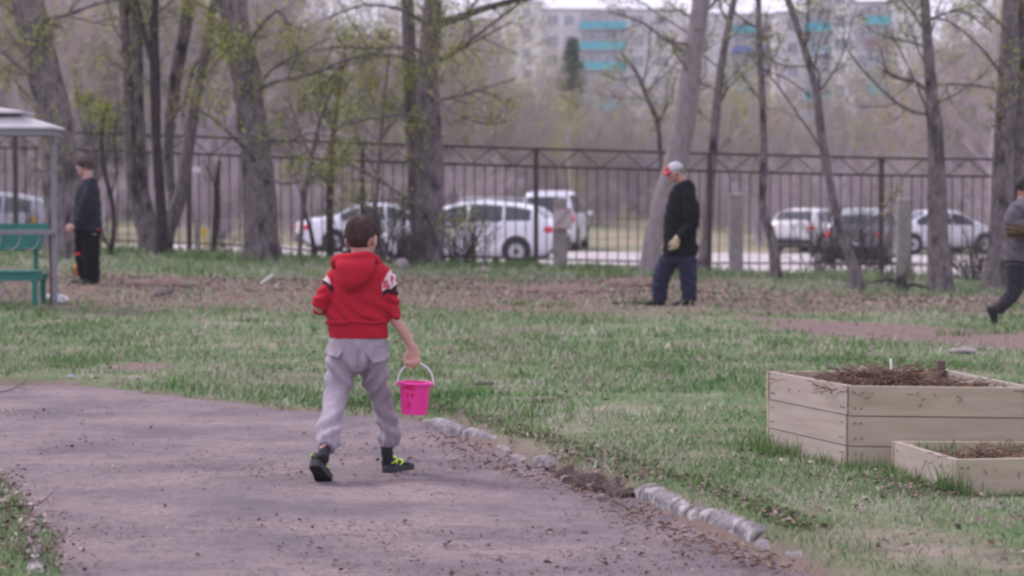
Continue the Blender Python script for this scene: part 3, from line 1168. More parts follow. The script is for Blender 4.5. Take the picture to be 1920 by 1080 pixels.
near_tree('tree', 'thick leaning grey tree trunk behind the canopy at the left edge', 38.0,
          [(130, 494, 84), (122, 420, 78), (112, 300, 70), (98, 200, 66), (75, 100, 62), (52, 0, 60)],
          [[(62, 40, 14), (120, 30, 10, -0.5), (180, 8, 8, -0.9), (260, -10, 5, -1.2)], [(128, 352, 9), (122, 320, 8, -0.6), (108, 270, 8, -0.7), (88, 215, 6, -0.7)],
           [(60, 60, 9, -0.4), (110, 42, 12, -0.8), (45, 110, 6, -1.0)], [(90, 160, 8), (30, 120, 6, -0.5), (-40, 60, 4, -1)]], seed=11, leaves=6196)
near_tree('tree', 'cluster of several grey stems splitting low from one base, left of the thick grey trunk', 41.0,
          [(294, 486, 64), (280, 445, 44), (260, 395, 28), (246, 330, 22), (241, 200, 19), (236, 80, 18), (230, 0, 17)],
          [[(345, 200, 7), (362, 130, 6), (392, 95, 4), (440, 60, 3)], [(310, 240, 8), (340, 200, 6), (370, 160, 4), (420, 100, 3)], [(262, 60, 8), (300, 20, 6), (350, -20, 4)]],
          extra_stems=[[(294, 470, 40), (278, 405, 26), (266, 330, 21), (260, 200, 21), (256, 60, 20), (248, 0, 18)],
                       [(300, 476, 48), (314, 430, 34), (336, 375, 27), (350, 300, 23), (358, 240, 21), (376, 150, 18), (402, 0, 15)],
                       [(330, 385, 20, 0.2), (318, 330, 18, 0.3), (318, 240, 22, 0.3), (332, 130, 25, 0.3), (350, 40, 25, 0.3), (358, -20, 22, 0.3)]], seed=12, leaves=5163)
near_tree('tree', 'dark crooked stem rising in front of the pale multi-stemmed tree', 40.2,
          [(302, 480, 24), (303, 410, 20), (298, 330, 20), (293, 250, 19), (291, 150, 21), (289, 60, 16), (292, -10, 13)],
          [[(290, 130, 16), (276, 80, 18), (262, 30, 14), (252, -20, 10)]], bark='bark_dark', seed=13, leaves=1032, crown_limbs=5, top=7)
near_tree('tree', 'thick dark upright trunk with a fork and a long branch, right of the multi-stemmed tree', 40.0,
          [(490, 488, 76), (489, 440, 66), (486, 360, 62), (478, 270, 58), (468, 190, 54), (460, 130, 52), (446, 70, 46), (432, 0, 44)],
          [[(486, 168, 11), (520, 152, 9, -0.3), (580, 140, 8, -0.6), (650, 112, 6, -0.9), (710, 98, 4, -1.1)], [(480, 170, 9), (510, 130, 7, 0.4), (560, 100, 5, 0.6), (620, 70, 3, 0.8)],
           [(492, 205, 12), (482, 165, 10), (470, 120, 9)], [(448, 110, 12), (480, 60, 9, -0.6), (520, 20, 6, -1), (545, 50, 4, -1.2)], [(470, 250, 10, -0.3), (520, 270, 7, -0.9), (580, 250, 5, -1.4), (640, 262, 3, -1.8)],
           [(478, 300, 9, -0.3), (430, 250, 7, -0.9), (390, 215, 5, -1.4), (360, 205, 3, -1.8)], [(488, 330, 7, -0.3), (540, 345, 5, -0.9), (600, 330, 4, -1.3), (650, 350, 3, -1.6)]],
          extra_stems=[[(470, 170, 30), (462, 100, 30), (452, 40, 30), (450, -10, 26)]], bark='bark', seed=14, leaves=13081, twigs=(8, 5, 4))
near_tree('tree', 'tall dark trunk ringed by dry scrub behind the boy in red', 40.5,
          [(806, 516, 74), (803, 470, 62), (802, 400, 58), (805, 300, 52), (803, 220, 48), (802, 130, 40), (808, 60, 36), (812, 0, 34)],
          [[(815, 112, 12), (850, 100, 10), (900, 62, 8, -0.5), (975, 5, 6, -0.8)], [(815, 120, 9), (860, 95, 7, 0.3), (905, 70, 6, 0.5), (960, 40, 4, 0.7)], [(792, 96, 10), (750, 88, 9, -0.4), (690, 90, 8, -0.8), (630, 88, 5, -1.1), (570, 100, 3, -1.4)],
           [(790, 115, 9), (720, 102, 7, 0.3), (660, 108, 6, 0.5), (630, 140, 5, 0.7), (560, 190, 3, 1)], [(815, 190, 8), (860, 180, 6, -0.5), (910, 165, 5, -0.8), (965, 148, 4, -1)],
           [(800, 330, 9, -0.3), (778, 300, 9, -0.5), (776, 250, 8, -0.6), (796, 238, 7, -0.5)], [(806, 230, 8, -0.3), (760, 215, 6, -0.8), (700, 222, 4, -1.3), (640, 235, 3, -1.8)], [(800, 400, 10, -0.4), (760, 370, 8, -0.8), (700, 330, 6, -1.1), (640, 300, 4, -1.4)],
           [(812, 415, 9, -0.3), (850, 425, 6, -0.6), (880, 400, 4, -0.8)], [(812, 60, 9, 0.3), (760, 20, 7, -0.6), (680, 10, 5, -1), (600, 40, 3, -1.4)], [(800, 170, 8, -0.3), (850, 210, 5, -0.9), (910, 232, 4, -1.3), (960, 225, 3, -1.6)]],
          extra_stems=[[(796, 516, 40, 0.6), (785, 430, 30, 0.6), (776, 300, 28, 0.6), (770, 200, 26, 0.6), (768, 100, 25, 0.6), (762, -10, 22, 0.6)]], bark='bark', seed=15, leaves=10965, twigs=(8, 5, 4))
near_tree('tree', 'pale aspen trunk curving up behind the man in the red and grey cap', 39.3,
          [(1222, 503, 52), (1232, 440, 46), (1248, 370, 44), (1268, 300, 44), (1284, 220, 41), (1296, 130, 38), (1306, 60, 34), (1314, 0, 32)],
          [[(1292, 82, 9), (1250, 76, 8, -0.4), (1205, 42, 6, -0.7), (1140, 22, 4, -1)], [(1310, 30, 9), (1345, 0, 7, 0.4), (1380, -50, 5, 0.7)], [(1288, 60, 6, 0.4), (1240, 30, 5, 0.6), (1180, -10, 3, 0.8)]], bark='bark_pale', seed=16, leaves=3098)
near_tree('tree', 'slender grey tree just right of the pale aspen, beside a fence post', 45.5,
          [(1318, 502, 24), (1328, 400, 20), (1336, 290, 19), (1346, 180, 17), (1358, 90, 15), (1376, 0, 12)],
          [[(1345, 190, 5), (1380, 150, 4), (1420, 120, 3)], [(1352, 130, 5), (1310, 100, 4), (1270, 90, 3)]], bark='bark', seed=17, leaves=1721, top=7.5, crown_limbs=6)
near_tree('tree', 'thin dark straight sapling with a kink near its foot, mid right', 38.0,
          [(1457, 528, 24), (1448, 450, 19), (1430, 390, 16), (1432, 300, 15), (1430, 200, 13), (1424, 100, 12), (1422, 0, 10)],
          [[(1420, 52, 6), (1395, 38, 5), (1365, 10, 4), (1350, -20, 3)], [(1428, 130, 5), (1480, 150, 4, -0.3), (1530, 190, 3, -0.5)]], bark='bark', seed=18, leaves=1204, top=6.5, crown_limbs=5)
near_tree('tree', 'slim tree leaning left as it rises, in front of the dark wagon', 36.0,
          [(1612, 532, 26), (1592, 475, 21), (1572, 420, 18), (1556, 340, 16), (1540, 250, 16), (1530, 170, 15), (1505, 80, 13), (1476, -5, 12)],
          [[(1532, 180, 7), (1536, 140, 6), (1515, 105, 5), (1500, 60, 3)], [(1548, 290, 6), (1500, 220, 5, -0.4), (1450, 150, 4, -0.7), (1400, 100, 3, -0.9)], [(1580, 440, 6), (1630, 420, 5, -0.2), (1680, 360, 3, -0.4)]], bark='bark', seed=19, leaves=1721, top=6, crown_limbs=5)
near_tree('tree', 'straight grey trunk with two long branches to the left, over the pale sedan', 36.5,
          [(1764, 545, 54), (1760, 470, 43), (1757, 350, 36), (1754, 250, 30), (1747, 180, 25), (1740, 90, 20), (1734, 0, 18)],
          [[(1748, 216, 9), (1700, 205, 8, -0.3), (1650, 165, 6, -0.5), (1600, 110, 4, -0.7), (1580, 70, 3, -0.8)], [(1745, 178, 9), (1715, 152, 8, -0.2), (1668, 140, 6, -0.4), (1650, 90, 4, -0.5)], [(1752, 160, 6), (1800, 158, 6, 0.4), (1875, 166, 5, 0.7)],
           [(1736, 60, 6), (1700, 10, 5), (1650, -30, 4)], [(1752, 300, 7), (1735, 200, 5, -0.4), (1700, 120, 4, -0.8), (1670, 60, 3, -1)], [(1738, 40, 6), (1800, 20, 5, -0.4), (1860, 60, 4, -0.8)]], bark='bark', seed=20, leaves=3098)
near_tree('tree', 'stout double trunk at the right edge behind the walking man', 37.5,
          [(1868, 540, 60), (1876, 450, 46), (1880, 330, 42), (1886, 200, 40), (1892, 100, 36), (1896, 0, 34)],
          [[(1880, 260, 9, -0.5), (1872, 220, 7, -0.7), (1880, 160, 5, -0.8)], [(1885, 150, 8), (1840, 90, 6, -0.6), (1780, 40, 4, -1), (1720, 30, 3, -1.3)], [(1890, 60, 7), (1850, 20, 5, -0.5), (1800, -20, 4, -0.9)]],
          extra_stems=[[(1895, 545, 60, 0.3), (1908, 450, 44, 0.3), (1910, 300, 42, 0.3), (1914, 150, 40, 0.3), (1920, 0, 36, 0.3)]], bark='bark', seed=21, leaves=3098)
near_tree('sapling', 'crooked sapling behind the fence left of the pale aspen', 46.5,
          [(1246, 500, 11), (1242, 400, 10), (1238, 300, 10), (1233, 235, 9), (1208, 170, 8), (1190, 130, 6), (1165, 100, 4)],
          [[(1205, 165, 5), (1215, 110, 4), (1222, 40, 3)], [(1232, 232, 5), (1255, 190, 4), (1268, 140, 3)], [(1195, 140, 4), (1160, 150, 3), (1130, 140, 2)]], top=0, crown_limbs=0, seed=22, leaves=1204, cat='sapling')
near_tree('sapling', 'dark forked sapling standing in front of the parked white sedan', 42.8,
          [(620, 470, 15), (618, 400, 14), (620, 340, 13), (624, 270, 11), (632, 200, 8), (640, 140, 5)],
          [[(620, 355, 8), (605, 330, 6, -0.2), (585, 300, 4, -0.4)], [(622, 320, 7), (640, 290, 5, -0.2), (668, 260, 3, -0.3)], [(626, 250, 6), (600, 200, 4), (585, 150, 3)]], top=0, crown_limbs=0, bark='bark_dark', seed=23, leaves=1721, cat='sapling')
near_tree('sapling', 'thin bent sapling by the boot of the white sedan', 42.4,
          [(594, 472, 10), (582, 430, 8), (572, 400, 7), (568, 370, 6), (578, 320, 4), (600, 250, 3)],
          [[(570, 380, 4), (556, 340, 3), (548, 300, 2)]], top=0, crown_limbs=0, bark='bark_dark', seed=24, leaves=413, cat='sapling')
near_tree('sapling', 'short dark stem on the bank between the multi-stemmed tree and the thick dark trunk', 44.5,
          [(400, 428, 13), (406, 390, 11), (406, 350, 9), (412, 300, 6)], [[(406, 360, 5), (396, 330, 4), (380, 300, 3)]], top=0, crown_limbs=0, bark='bark_dark', seed=25, leaves=60, cat='sapling')
near_tree('sapling', 'pair of thin dark stems behind the teenager, leaning against each other', 39.5,
          [(206, 470, 11), (214, 420, 9), (208, 370, 9), (196, 320, 8), (190, 260, 6), (200, 200, 4)],
          [[(208, 368, 5), (218, 320, 5), (214, 260, 4), (222, 200, 3)], [(206, 465, 8), (192, 440, 7), (178, 400, 5)]], top=0, crown_limbs=0, bark='bark_dark', seed=26, leaves=688, cat='sapling')
near_tree('sapling', 'upright sapling with yellow shoots just left of the multi-stemmed tree', 40.5,
          [(182, 470, 8), (184, 400, 8), (178, 330, 7), (172, 250, 5), (160, 180, 3)], [[(180, 350, 5), (196, 300, 4), (212, 220, 3)], [(176, 280, 4), (150, 220, 3), (140, 150, 2)]], top=0, crown_limbs=0, seed=27, leaves=1032, cat='sapling')
near_tree('sapling', 'arching sapling before the fence between the thick dark trunk and the boy', 41.0,
          [(560, 470, 9), (566, 420, 8), (578, 330, 7), (600, 230, 6), (630, 150, 5), (650, 90, 4)],
          [[(585, 300, 5), (560, 240, 4), (540, 180, 3)], [(605, 220, 4), (640, 200, 3), (690, 190, 2)], [(575, 350, 4), (610, 310, 3), (650, 290, 2)]], top=0, crown_limbs=0, seed=28, leaves=3098, cat='sapling')
near_tree('sapling', 'leafy sapling with green shoots directly left of the tall dark trunk', 40.9,
          [(705, 500, 9), (702, 430, 8), (708, 340, 7), (715, 250, 6), (722, 170, 5), (730, 100, 4)],
          [[(708, 330, 5), (680, 280, 4), (660, 220, 3)], [(714, 260, 4), (745, 220, 3), (770, 160, 2)], [(705, 400, 4), (670, 370, 3), (640, 350, 2)]], top=0, crown_limbs=0, seed=29, leaves=3442, cat='sapling')


# dry scrub
def shrub(px, py, H, Wd, n, label, seed, leaves=0, Yo=None, group=None, thick=0.010):
    q = ground(px, py) if Yo is None else onground(px, Yo)
    r = np.random.default_rng(seed)
    t = thing('shrub', (q.x, q.y, q.z), label, 'shrub', group)
    a = r.uniform(0, 2 * math.pi, n)
    e = np.radians(r.uniform(45, 88, n))
    L = H * r.uniform(0.5, 1.15, n)
    d = np.stack([np.cos(a) * np.cos(e), np.sin(a) * np.cos(e), np.sin(e)], 1)
    b = np.stack([r.normal(0, Wd * 0.25, n), r.normal(0, Wd * 0.18, n), np.full(n, -0.03)], 1)
    K = 6
    A = np.zeros((n, K, 3))
    A[:, 0] = b
    for k in range(1, K):
        d = d + r.normal(0, 0.12, (n, 3))
        d /= np.linalg.norm(d, axis=1)[:, None]
        A[:, k] = A[:, k - 1] + d * (L / (K - 1))[:, None]
    R = (thick * r.uniform(0.5, 1.2, n))[:, None] * np.linspace(1, 0.4, K)[None]
    s0 = Soup().add(*tubes_np(A, R, 4), 0)
    s0.build('stems', M['twig'], t)
    s = Soup()
    B, RB = branch_grow(A, R, 5, 40, 0.4, 0.55, 0.05, r, 0.2, 0.12, 4, 0.003)
    s.add(*tubes_np(B, RB, 3), 0)
    D, RD = branch_grow(B, RB, 3, 40, 0.45, 0.6, 0.03, r, 0.2, 0.12, 4, 0.003)
    s.add(*tubes_np(D, RD, 3), 0)
    if leaves:
        s.add(*leaf_quads(on_twigs(D, leaves, r), 0.035, r), 1)
    s.build('crown', [M['twig'], M['bud']], t)
    return t


shrub(735, 500, 1.4, 0.8, 46, 'dense dry scrub at the left foot of the tall dark trunk', 31, 200, 41.0, thick=0.014)
shrub(862, 505, 1.15, 0.6, 44, 'grey leafless scrub at the right foot of the tall dark trunk', 32, 40, 41.2, thick=0.013)
shrub(778, 508, 0.9, 0.45, 26, 'low dry stems crowding the front of the tall dark trunk', 33, 30, 40.0, thick=0.013)
shrub(655, 478, 1.25, 0.5, 20, 'thin dark scrub in front of the white sedan door', 34, 160, 42.4, thick=0.014)
shrub(1680, 532, 0.55, 0.5, 18, 'tangle of bare stems on the bank below the pale sedan', 35, 60, 37.5)
shrub(1620, 505, 1.2, 0.8, 44, 'bare brush hiding the side of the dark wagon', 36, 120, 43.6, thick=0.013)
shrub(1545, 500, 1.2, 0.7, 34, 'twiggy brush between the white hatchback and the dark wagon', 37, 60, 43.8, thick=0.013)
shrub(1815, 510, 1.0, 0.8, 40, 'brown brush in front of the bonnet of the pale sedan', 38, 80, 41.5, thick=0.013)
shrub(60, 480, 0.8, 0.5, 16, 'low twigs behind the green bench', 39, 40, 41.0)
shrub(420, 470, 0.5, 0.4, 10, 'sparse twigs left of the thick dark trunk', 40, 30, 43.0)

# stump with broken branches on the right bank
q = onground(1692, 36.2)
t = thing('stump', (q.x, q.y, q.z), 'dark broken stump with dead branches on the right bank', 'stump')
mb = stem_rings(np.array([(0, 0, -0.05, 0.10), (0.01, 0, 0.06, 0.085), (-0.02, 0, 0.16, 0.06), (-0.05, 0, 0.24, 0.03)]), 12, 5, 0.12)
mb.build('trunk', M['bark_dark'], t, smooth=True)
mb = MB()
mb.tube([(0, 0, 0.08), (0.2, -0.05, 0.10), (0.45, 0.0, 0.03)], [0.03, 0.022, 0.01], 7)
mb.tube([(0, 0, 0.10), (-0.2, 0.05, 0.18), (-0.55, 0.1, 0.10)], [0.03, 0.02, 0.008], 7)
mb.build('branch', M['bark_dark'], t, smooth=True)

# foreground twigs on the left
def dead_branch(px_pts, Yb, label, seed):
    pts = []
    for (px, py, h) in px_pts:
        x, y = pix0(px, py)
        pts.append((x, y, max(tz1(x, y), 0) + h))
    pts = np.array(pts)
    o = pts[0].copy()
    r = np.random.default_rng(seed)
    A = cr(np.hstack([pts - o, np.linspace(0.005, 0.002, len(pts))[:, None]]), 7)
    s = Soup().add(*tubes_np(A[None, :, :3], A[None, :, 3], 6), 0)
    B, RB = branch_grow(A[None, :, :3], A[None, :, 3], 4, 35, 0.22, 0.6, -0.03, r, 0.2, 0.1, 4, 0.0015)
    s.add(*tubes_np(B, RB, 5), 0)
    ob = s.build('fallen_branch', [M['twig']], None, smooth=True)
    ob.location = o
    tag(ob, label, 'branch')


dead_branch([(-90, 1010, 0.05), (20, 985, 0.06), (70, 968, 0.05), (100, 930, 0.02)], 0, 'thin dry branch sticking out of the lower left grass corner', 5)
dead_branch([(-60, 745, 0.02), (10, 742, 0.03), (45, 730, 0.05), (58, 720, 0.07)], 0, 'small forked twig lying on the path at the left edge', 6)

# ------------------------------------------------------------------ the wood behind the road: one mass, plus the trees one can tell apart
def far_tree(H, seed, stems=2, n1=12, n2=6, n3=5, leaf=260, lsz=0.06, spread_=0.36, tw=0.010):
    r = np.random.default_rng(seed)
    tr = []
    for k in range(stems):
        a = r.uniform(0, 6.28)
        top = np.array([math.cos(a), math.sin(a), 0]) * H * 0.12 * stems
        tr.append(cr([(0.1 * k, 0.1 * k, -0.2), tuple(top * 0.4 + np.array([0, 0, H * 0.45]) + r.normal(0, 0.15, 3)), tuple(top + np.array([0, 0, H * 0.97]))], 7))
    A = np.array(tr)
    R = np.linspace(0.012 * H + 0.01, 0.010, 7)[None].repeat(stems, 0)
    s = Soup().add(*tubes_np(A, R, 5), 0)
    B, RB = branch_grow(A, R, n1, 42, spread_, 0.5, 0.07, r, 0.12, 0.1, 5, tw * 1.3)
    s.add(*tubes_np(B, RB, 3), 0)
    D, RD = branch_grow(B, RB, n2, 38, 0.5, 0.6, 0.06, r, 0.15, 0.1, 4, tw)
    s.add(*tubes_np(D, RD, 3), 0)
    E, RE = branch_grow(D, RD, n3, 36, 0.55, 0.7, 0.05, r, 0.2, 0.1, 3, tw * 0.8)
    s.add(*tubes_np(E, RE, 3), 0)
    if leaf:
        s.add(*leaf_quads(on_twigs(E, leaf, r, 0.14), lsz, r), 1)
    return np.concatenate(s.V), np.concatenate(s.Q), np.concatenate(s.m)


protos = [far_tree(6.0, 100 + k, 2 + k % 2, 12, 7, 4, 1200 + 900 * (k % 4), 0.070) for k in range(7)]
bush_p = [far_tree(2.6, 200 + k, 5, 6, 5, 4, 120 + 200 * (k % 3), 0.06, 0.5, 0.010) for k in range(4)]
wood = Soup()
r_ = np.random.default_rng(77)


def wood_top(px):
    """how high the wood stands over its ground, by bearing"""
    return float(np.interp(px, [-600, 0, 500, 820, 930, 1000, 1300, 1500, 1660, 1760, 1960, 2500], [11, 11, 10, 8.8, 6.8, 5.4, 5.4, 5.2, 5.8, 8.8, 9.5, 10]))


def put_wood(x, y, H, protos, H0):
    V, Q, m = protos[int(r_.integers(len(protos)))]
    s = H / H0
    a = r_.uniform(0, 6.28)
    c, si = math.cos(a), math.sin(a)
    W = V * s * np.array([1, 1, 1])
    W = np.stack([W[:, 0] * c - W[:, 1] * si + x, W[:, 0] * si + W[:, 1] * c + y, W[:, 2] + tz1(x, y)], 1)
    wood.add(W, Q, 0)
    wood.m[-1] = m


for k in range(430):
    y = r_.uniform(100, 190) if k % 2 else r_.uniform(94, 122)
    px = r_.uniform(-600, 2900)
    put_wood((px - 960) / FPX * y, y, wood_top(px) * r_.uniform(0.62, 1.08) * (0.85 + 0.15 * y / 110), protos, 6.0)
for k in range(170):
    y = r_.uniform(90, 100)
    px = r_.uniform(-330, 2250)
    put_wood((px - 960) / FPX * y, y, r_.uniform(0.8, 1.9), bush_p, 2.6)
for k in range(600):
    y = r_.uniform(98, 150)
    px = r_.uniform(-600, 2900)
    put_wood((px - 960) / FPX * y, y, r_.uniform(1.6, 3.4), bush_p, 2.6)
for k in range(190):
    y = r_.uniform(74, 94)
    px = r_.uniform(-400, 930) if k % 5 < 3 else r_.uniform(1290, 2700)
    put_wood((px - 960) / FPX * y, y, r_.uniform(0.9, 2.6), bush_p, 2.6)
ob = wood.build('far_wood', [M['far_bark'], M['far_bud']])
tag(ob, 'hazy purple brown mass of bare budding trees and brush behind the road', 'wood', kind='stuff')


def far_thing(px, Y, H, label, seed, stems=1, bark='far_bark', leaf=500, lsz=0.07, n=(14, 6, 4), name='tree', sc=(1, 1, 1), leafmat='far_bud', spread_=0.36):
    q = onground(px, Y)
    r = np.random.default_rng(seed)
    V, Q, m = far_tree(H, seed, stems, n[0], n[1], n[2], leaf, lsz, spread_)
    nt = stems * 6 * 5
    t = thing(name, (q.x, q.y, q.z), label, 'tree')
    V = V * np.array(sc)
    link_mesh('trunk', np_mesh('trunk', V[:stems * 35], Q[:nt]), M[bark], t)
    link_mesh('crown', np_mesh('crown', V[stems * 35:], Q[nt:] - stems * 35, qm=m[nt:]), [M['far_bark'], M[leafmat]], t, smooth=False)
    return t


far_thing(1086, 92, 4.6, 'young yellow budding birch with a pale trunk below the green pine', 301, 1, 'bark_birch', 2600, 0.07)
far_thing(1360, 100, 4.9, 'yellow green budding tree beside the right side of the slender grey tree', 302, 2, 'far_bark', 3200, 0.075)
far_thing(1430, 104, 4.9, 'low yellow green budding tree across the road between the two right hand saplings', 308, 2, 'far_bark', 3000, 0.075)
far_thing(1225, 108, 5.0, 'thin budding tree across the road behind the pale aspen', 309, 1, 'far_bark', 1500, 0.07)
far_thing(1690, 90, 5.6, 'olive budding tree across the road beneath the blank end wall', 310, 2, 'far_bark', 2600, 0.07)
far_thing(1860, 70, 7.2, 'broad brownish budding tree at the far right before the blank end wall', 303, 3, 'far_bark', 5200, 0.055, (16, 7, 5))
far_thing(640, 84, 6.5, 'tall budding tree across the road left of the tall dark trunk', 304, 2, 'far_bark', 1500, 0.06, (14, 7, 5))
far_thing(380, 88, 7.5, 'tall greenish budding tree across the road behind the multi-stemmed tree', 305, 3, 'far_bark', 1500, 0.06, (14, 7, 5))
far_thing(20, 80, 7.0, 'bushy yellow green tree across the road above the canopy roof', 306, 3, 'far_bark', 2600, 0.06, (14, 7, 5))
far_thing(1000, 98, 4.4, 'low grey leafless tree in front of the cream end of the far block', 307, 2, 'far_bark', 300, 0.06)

# the green pine
q = onground(1072, 130)
t = thing('pine_tree', (q.x, q.y, q.z), 'dark green pine standing before the turquoise balconies', 'tree')
r = np.random.default_rng(9)
HP = P(1072, 70, 130).z - q.z
MB().tube([(0, 0, -0.2), (0.05, 0, HP * 0.5), (0, 0, HP * 0.98)], [0.14, 0.09, 0.02], 8).build('trunk', M['bark'], t, smooth=True)
nb = 170
zz = r.uniform(0.28, 0.98, nb) * HP
aa = r.uniform(0, 6.28, nb)
rad_ = (1 - zz / HP) ** 0.7 * 1.75 * r.uniform(0.6, 1.15, nb) + 0.1
pts = np.stack([np.stack([np.cos(aa) * rad_ * f, np.sin(aa) * rad_ * f, zz + 0.16 * rad_ * math.sin(f * 2.6)], 1) for f in (0, 0.35, 0.7, 1.0)], 1)
s = Soup().add(*tubes_np(pts, np.tile(np.array([[0.03, 0.022, 0.015, 0.006]]), (nb, 1)), 4), 0)
s.add(*leaf_quads(on_twigs(pts, 7000, r, 0.10), 0.22, r, 0.25), 1)
s.build('crown', [M['twig'], M['conifer']], t)
# ------------------------------------------------------------------ fence
FENCE_PX = [(-295, 44.6), (30, 44.0), (355, 43.4), (680, 42.7), (1005, 42.0), (1330, 42.4), (1652, 43.0), (1975, 43.6), (2298, 44.2), (2620, 44.8)]


def f_top(px):
    return float(np.interp(px, [-300, 130, 600, 1005, 1330, 1652, 2000], [2.50, 2.46, 2.24, 2.11, 2.03, 1.96, 1.93]))


fa = Vector(((FENCE_PX[0][0] - 960) / FPX * FENCE_PX[0][1], FENCE_PX[0][1], 0))
fence = thing('metal_fence', (fa.x, fa.y, tz1(fa.x, fa.y)), 'dark metal bar fence with a zigzag top band along the road', 'fence')
fo = Vector(fence.location)


def fpt(px, z):
    Y = float(np.interp(px, [p[0] for p in FENCE_PX], [p[1] for p in FENCE_PX]))
    return Vector(((px - 960) / FPX * Y, Y, z)) - fo


def fgr(px):
    q = fpt(px, 0) + fo
    return tz1(q.x, q.y)


for px, Y in FENCE_PX:
    mb = MB().box(fpt(px, (fgr(px) + f_top(px) - 0.2) / 2), (0.085, 0.085, f_top(px) - fgr(px) + 0.16))
    mb.build('post', M['steel_dark'], fence, bevel=0.004)
for a, b in zip(FENCE_PX[:-1], FENCE_PX[1:]):
    pa, pb = a[0], b[0]
    for nm, off in (('top_rail', 0.0), ('lower_rail', -0.31)):
        MB().beam(fpt(pa, f_top(pa) + off), fpt(pb, f_top(pb) + off), 0.06, 0.042).build(nm, M['steel_dark'], fence)
    MB().beam(fpt(pa + 6, fgr(pa) + 0.16), fpt(pb - 6, fgr(pb) + 0.16), 0.045, 0.03).build('bottom_rail', M['steel_dark'], fence)
    mb = MB()
    for k in range(8):                                      # zigzag of thin rod
        p0, p1 = pa + (pb - pa) * k / 8, pa + (pb - pa) * (k + 1) / 8
        z0, z1 = (-0.31, 0.0) if k % 2 else (0.0, -0.31)
        mb.beam(fpt(p0, f_top(p0) + z0), fpt(p1, f_top(p1) + z1), 0.014, 0.018)
    mb.build('zigzag_band', M['steel_dark'], fence)
    mb = MB()
    for k in range(1, 17):
        p = pa + (pb - pa) * k / 17
        mb.beam(fpt(p + random.uniform(-1, 1), fgr(p) + 0.04), fpt(p, f_top(p) - 0.31), 0.02, 0.02, up=(0, 1, 0))
    mb.build('bar_panel', M['steel_dark'], fence)

# concrete posts of an older fence in front of the metal one
def concrete_post(px, top_py, bot_py, w, Y, label, neck=False):
    q = onground(px, Y)
    zt = P(px, top_py, Y).z
    mb = MB()
    h = zt - q.z
    ww = w * Y / FPX
    tw = ww * 0.94
    mb.hexa([(-ww / 2, -ww / 2, -0.1), (ww / 2, -ww / 2, -0.1), (ww / 2, ww / 2, -0.1), (-ww / 2, ww / 2, -0.1),
             (-tw / 2, -tw / 2, h), (tw / 2, -tw / 2, h), (tw / 2, tw / 2, h), (-tw / 2, tw / 2, h)])
    o = fuse('concrete_post', mb, M['concrete'], None, 0.022, 2, disp=lambda c: 0.008 * noise3(c * 9, 3))
    o.location = q
    tag(o, label, 'post')
    return q


concrete_post(1050, 372, 505, 27, 41.5, 'old concrete post with the red striped sign fixed to it')
concrete_post(1380, 362, 515, 26, 41.6, 'plain old concrete post standing right of the man in the cap')
concrete_post(1694, 372, 535, 25, 41.4, 'plain old concrete post in front of the pale sedan')
concrete_post(706, 396, 505, 20, 43.6, 'pale concrete post beside the head of the boy, left of the tall dark trunk')
concrete_post(624, 434, 480, 8, 43.2, 'thin pinkish concrete stake in front of the white sedan')
concrete_post(370, 420, 487, 12, 43.0, 'thin grey concrete stake on the verge by the multi-stemmed tree')

# sign with the red diagonal
sg = P(1056, 410, 41.30)
t = thing('warning_sign', sg, 'small pale sign with a red diagonal stripe on a concrete post', 'sign', rotz=0.12)
m_sign = mat('faded_white_sign', (0.52, 0.45, 0.46), 0.6, (0.42, 0.36, 0.37), 4)
m_signred = mat('faded_red', (0.42, 0.10, 0.10), 0.6)
w, h = 0.31, 0.36
MB().box((0, 0, 0), (w, 0.012, h)).build('board', m_sign, t, bevel=0.002)
MB().beam((-0.125, -0.0085, -0.115), (0.085, -0.0085, 0.15), 0.005, 0.062, up=(0, 1, 0)).build('red_stripe', m_signred, t)
mb = MB()
for a, b in (((-w / 2, h / 2 - 0.012), (w / 2, h / 2 - 0.012)), ((-w / 2, -h / 2 + 0.012), (w / 2, -h / 2 + 0.012))):
    mb.beam((a[0], -0.0078, a[1]), (b[0], -0.0078, b[1]), 0.003, 0.016)
mb.build('red_border', m_signred, t)

# metal strap fixed on the plain concrete post, yellow marker posts, pale tag
m_yel = mat('yellow_paint', (0.55, 0.38, 0.05), 0.6, (0.42, 0.28, 0.05), 6)
def marker(px, top, bot, w, Y, label):
    q = onground(px, Y)
    h = P(px, top, Y).z - q.z
    t = thing('marker_post', q, label, 'marker post')
    ww = w * Y / FPX
    MB().lathe((0, 0, 0), [(ww / 2, -0.1), (ww / 2, h - 0.02), (ww / 2 * 0.8, h)], 12).build('post', m_yel, t, smooth=False)
    MB().box((0, -ww * 0.2, h * 0.86), (ww * 1.9, ww * 0.9, h * 0.18)).build('plate', m_yel, t, bevel=0.004)
marker(383, 424, 465, 6, 51.0, 'yellow gas marker post on the verge between the left trunks')
marker(890, 440, 488, 5, 49.0, 'yellow marker post beside the flank of the long white car')
marker(63, 405, 450, 8, 51.0, 'yellow marker post behind the top of the green bench')

# pale tag hanging among the left stems
tagp = P(369, 319, 39.6)
mb = MB().box((0, 0, 0), (0.13, 0.02, 0.10))
ob = fuse('paper_tag', mb, mat('white_tag', (0.62, 0.60, 0.62), 0.7), None, 0.012, 3)
ob.location = tagp
tag(ob, 'small whitish tag caught on the right stem of the multi-stemmed tree', 'tag')
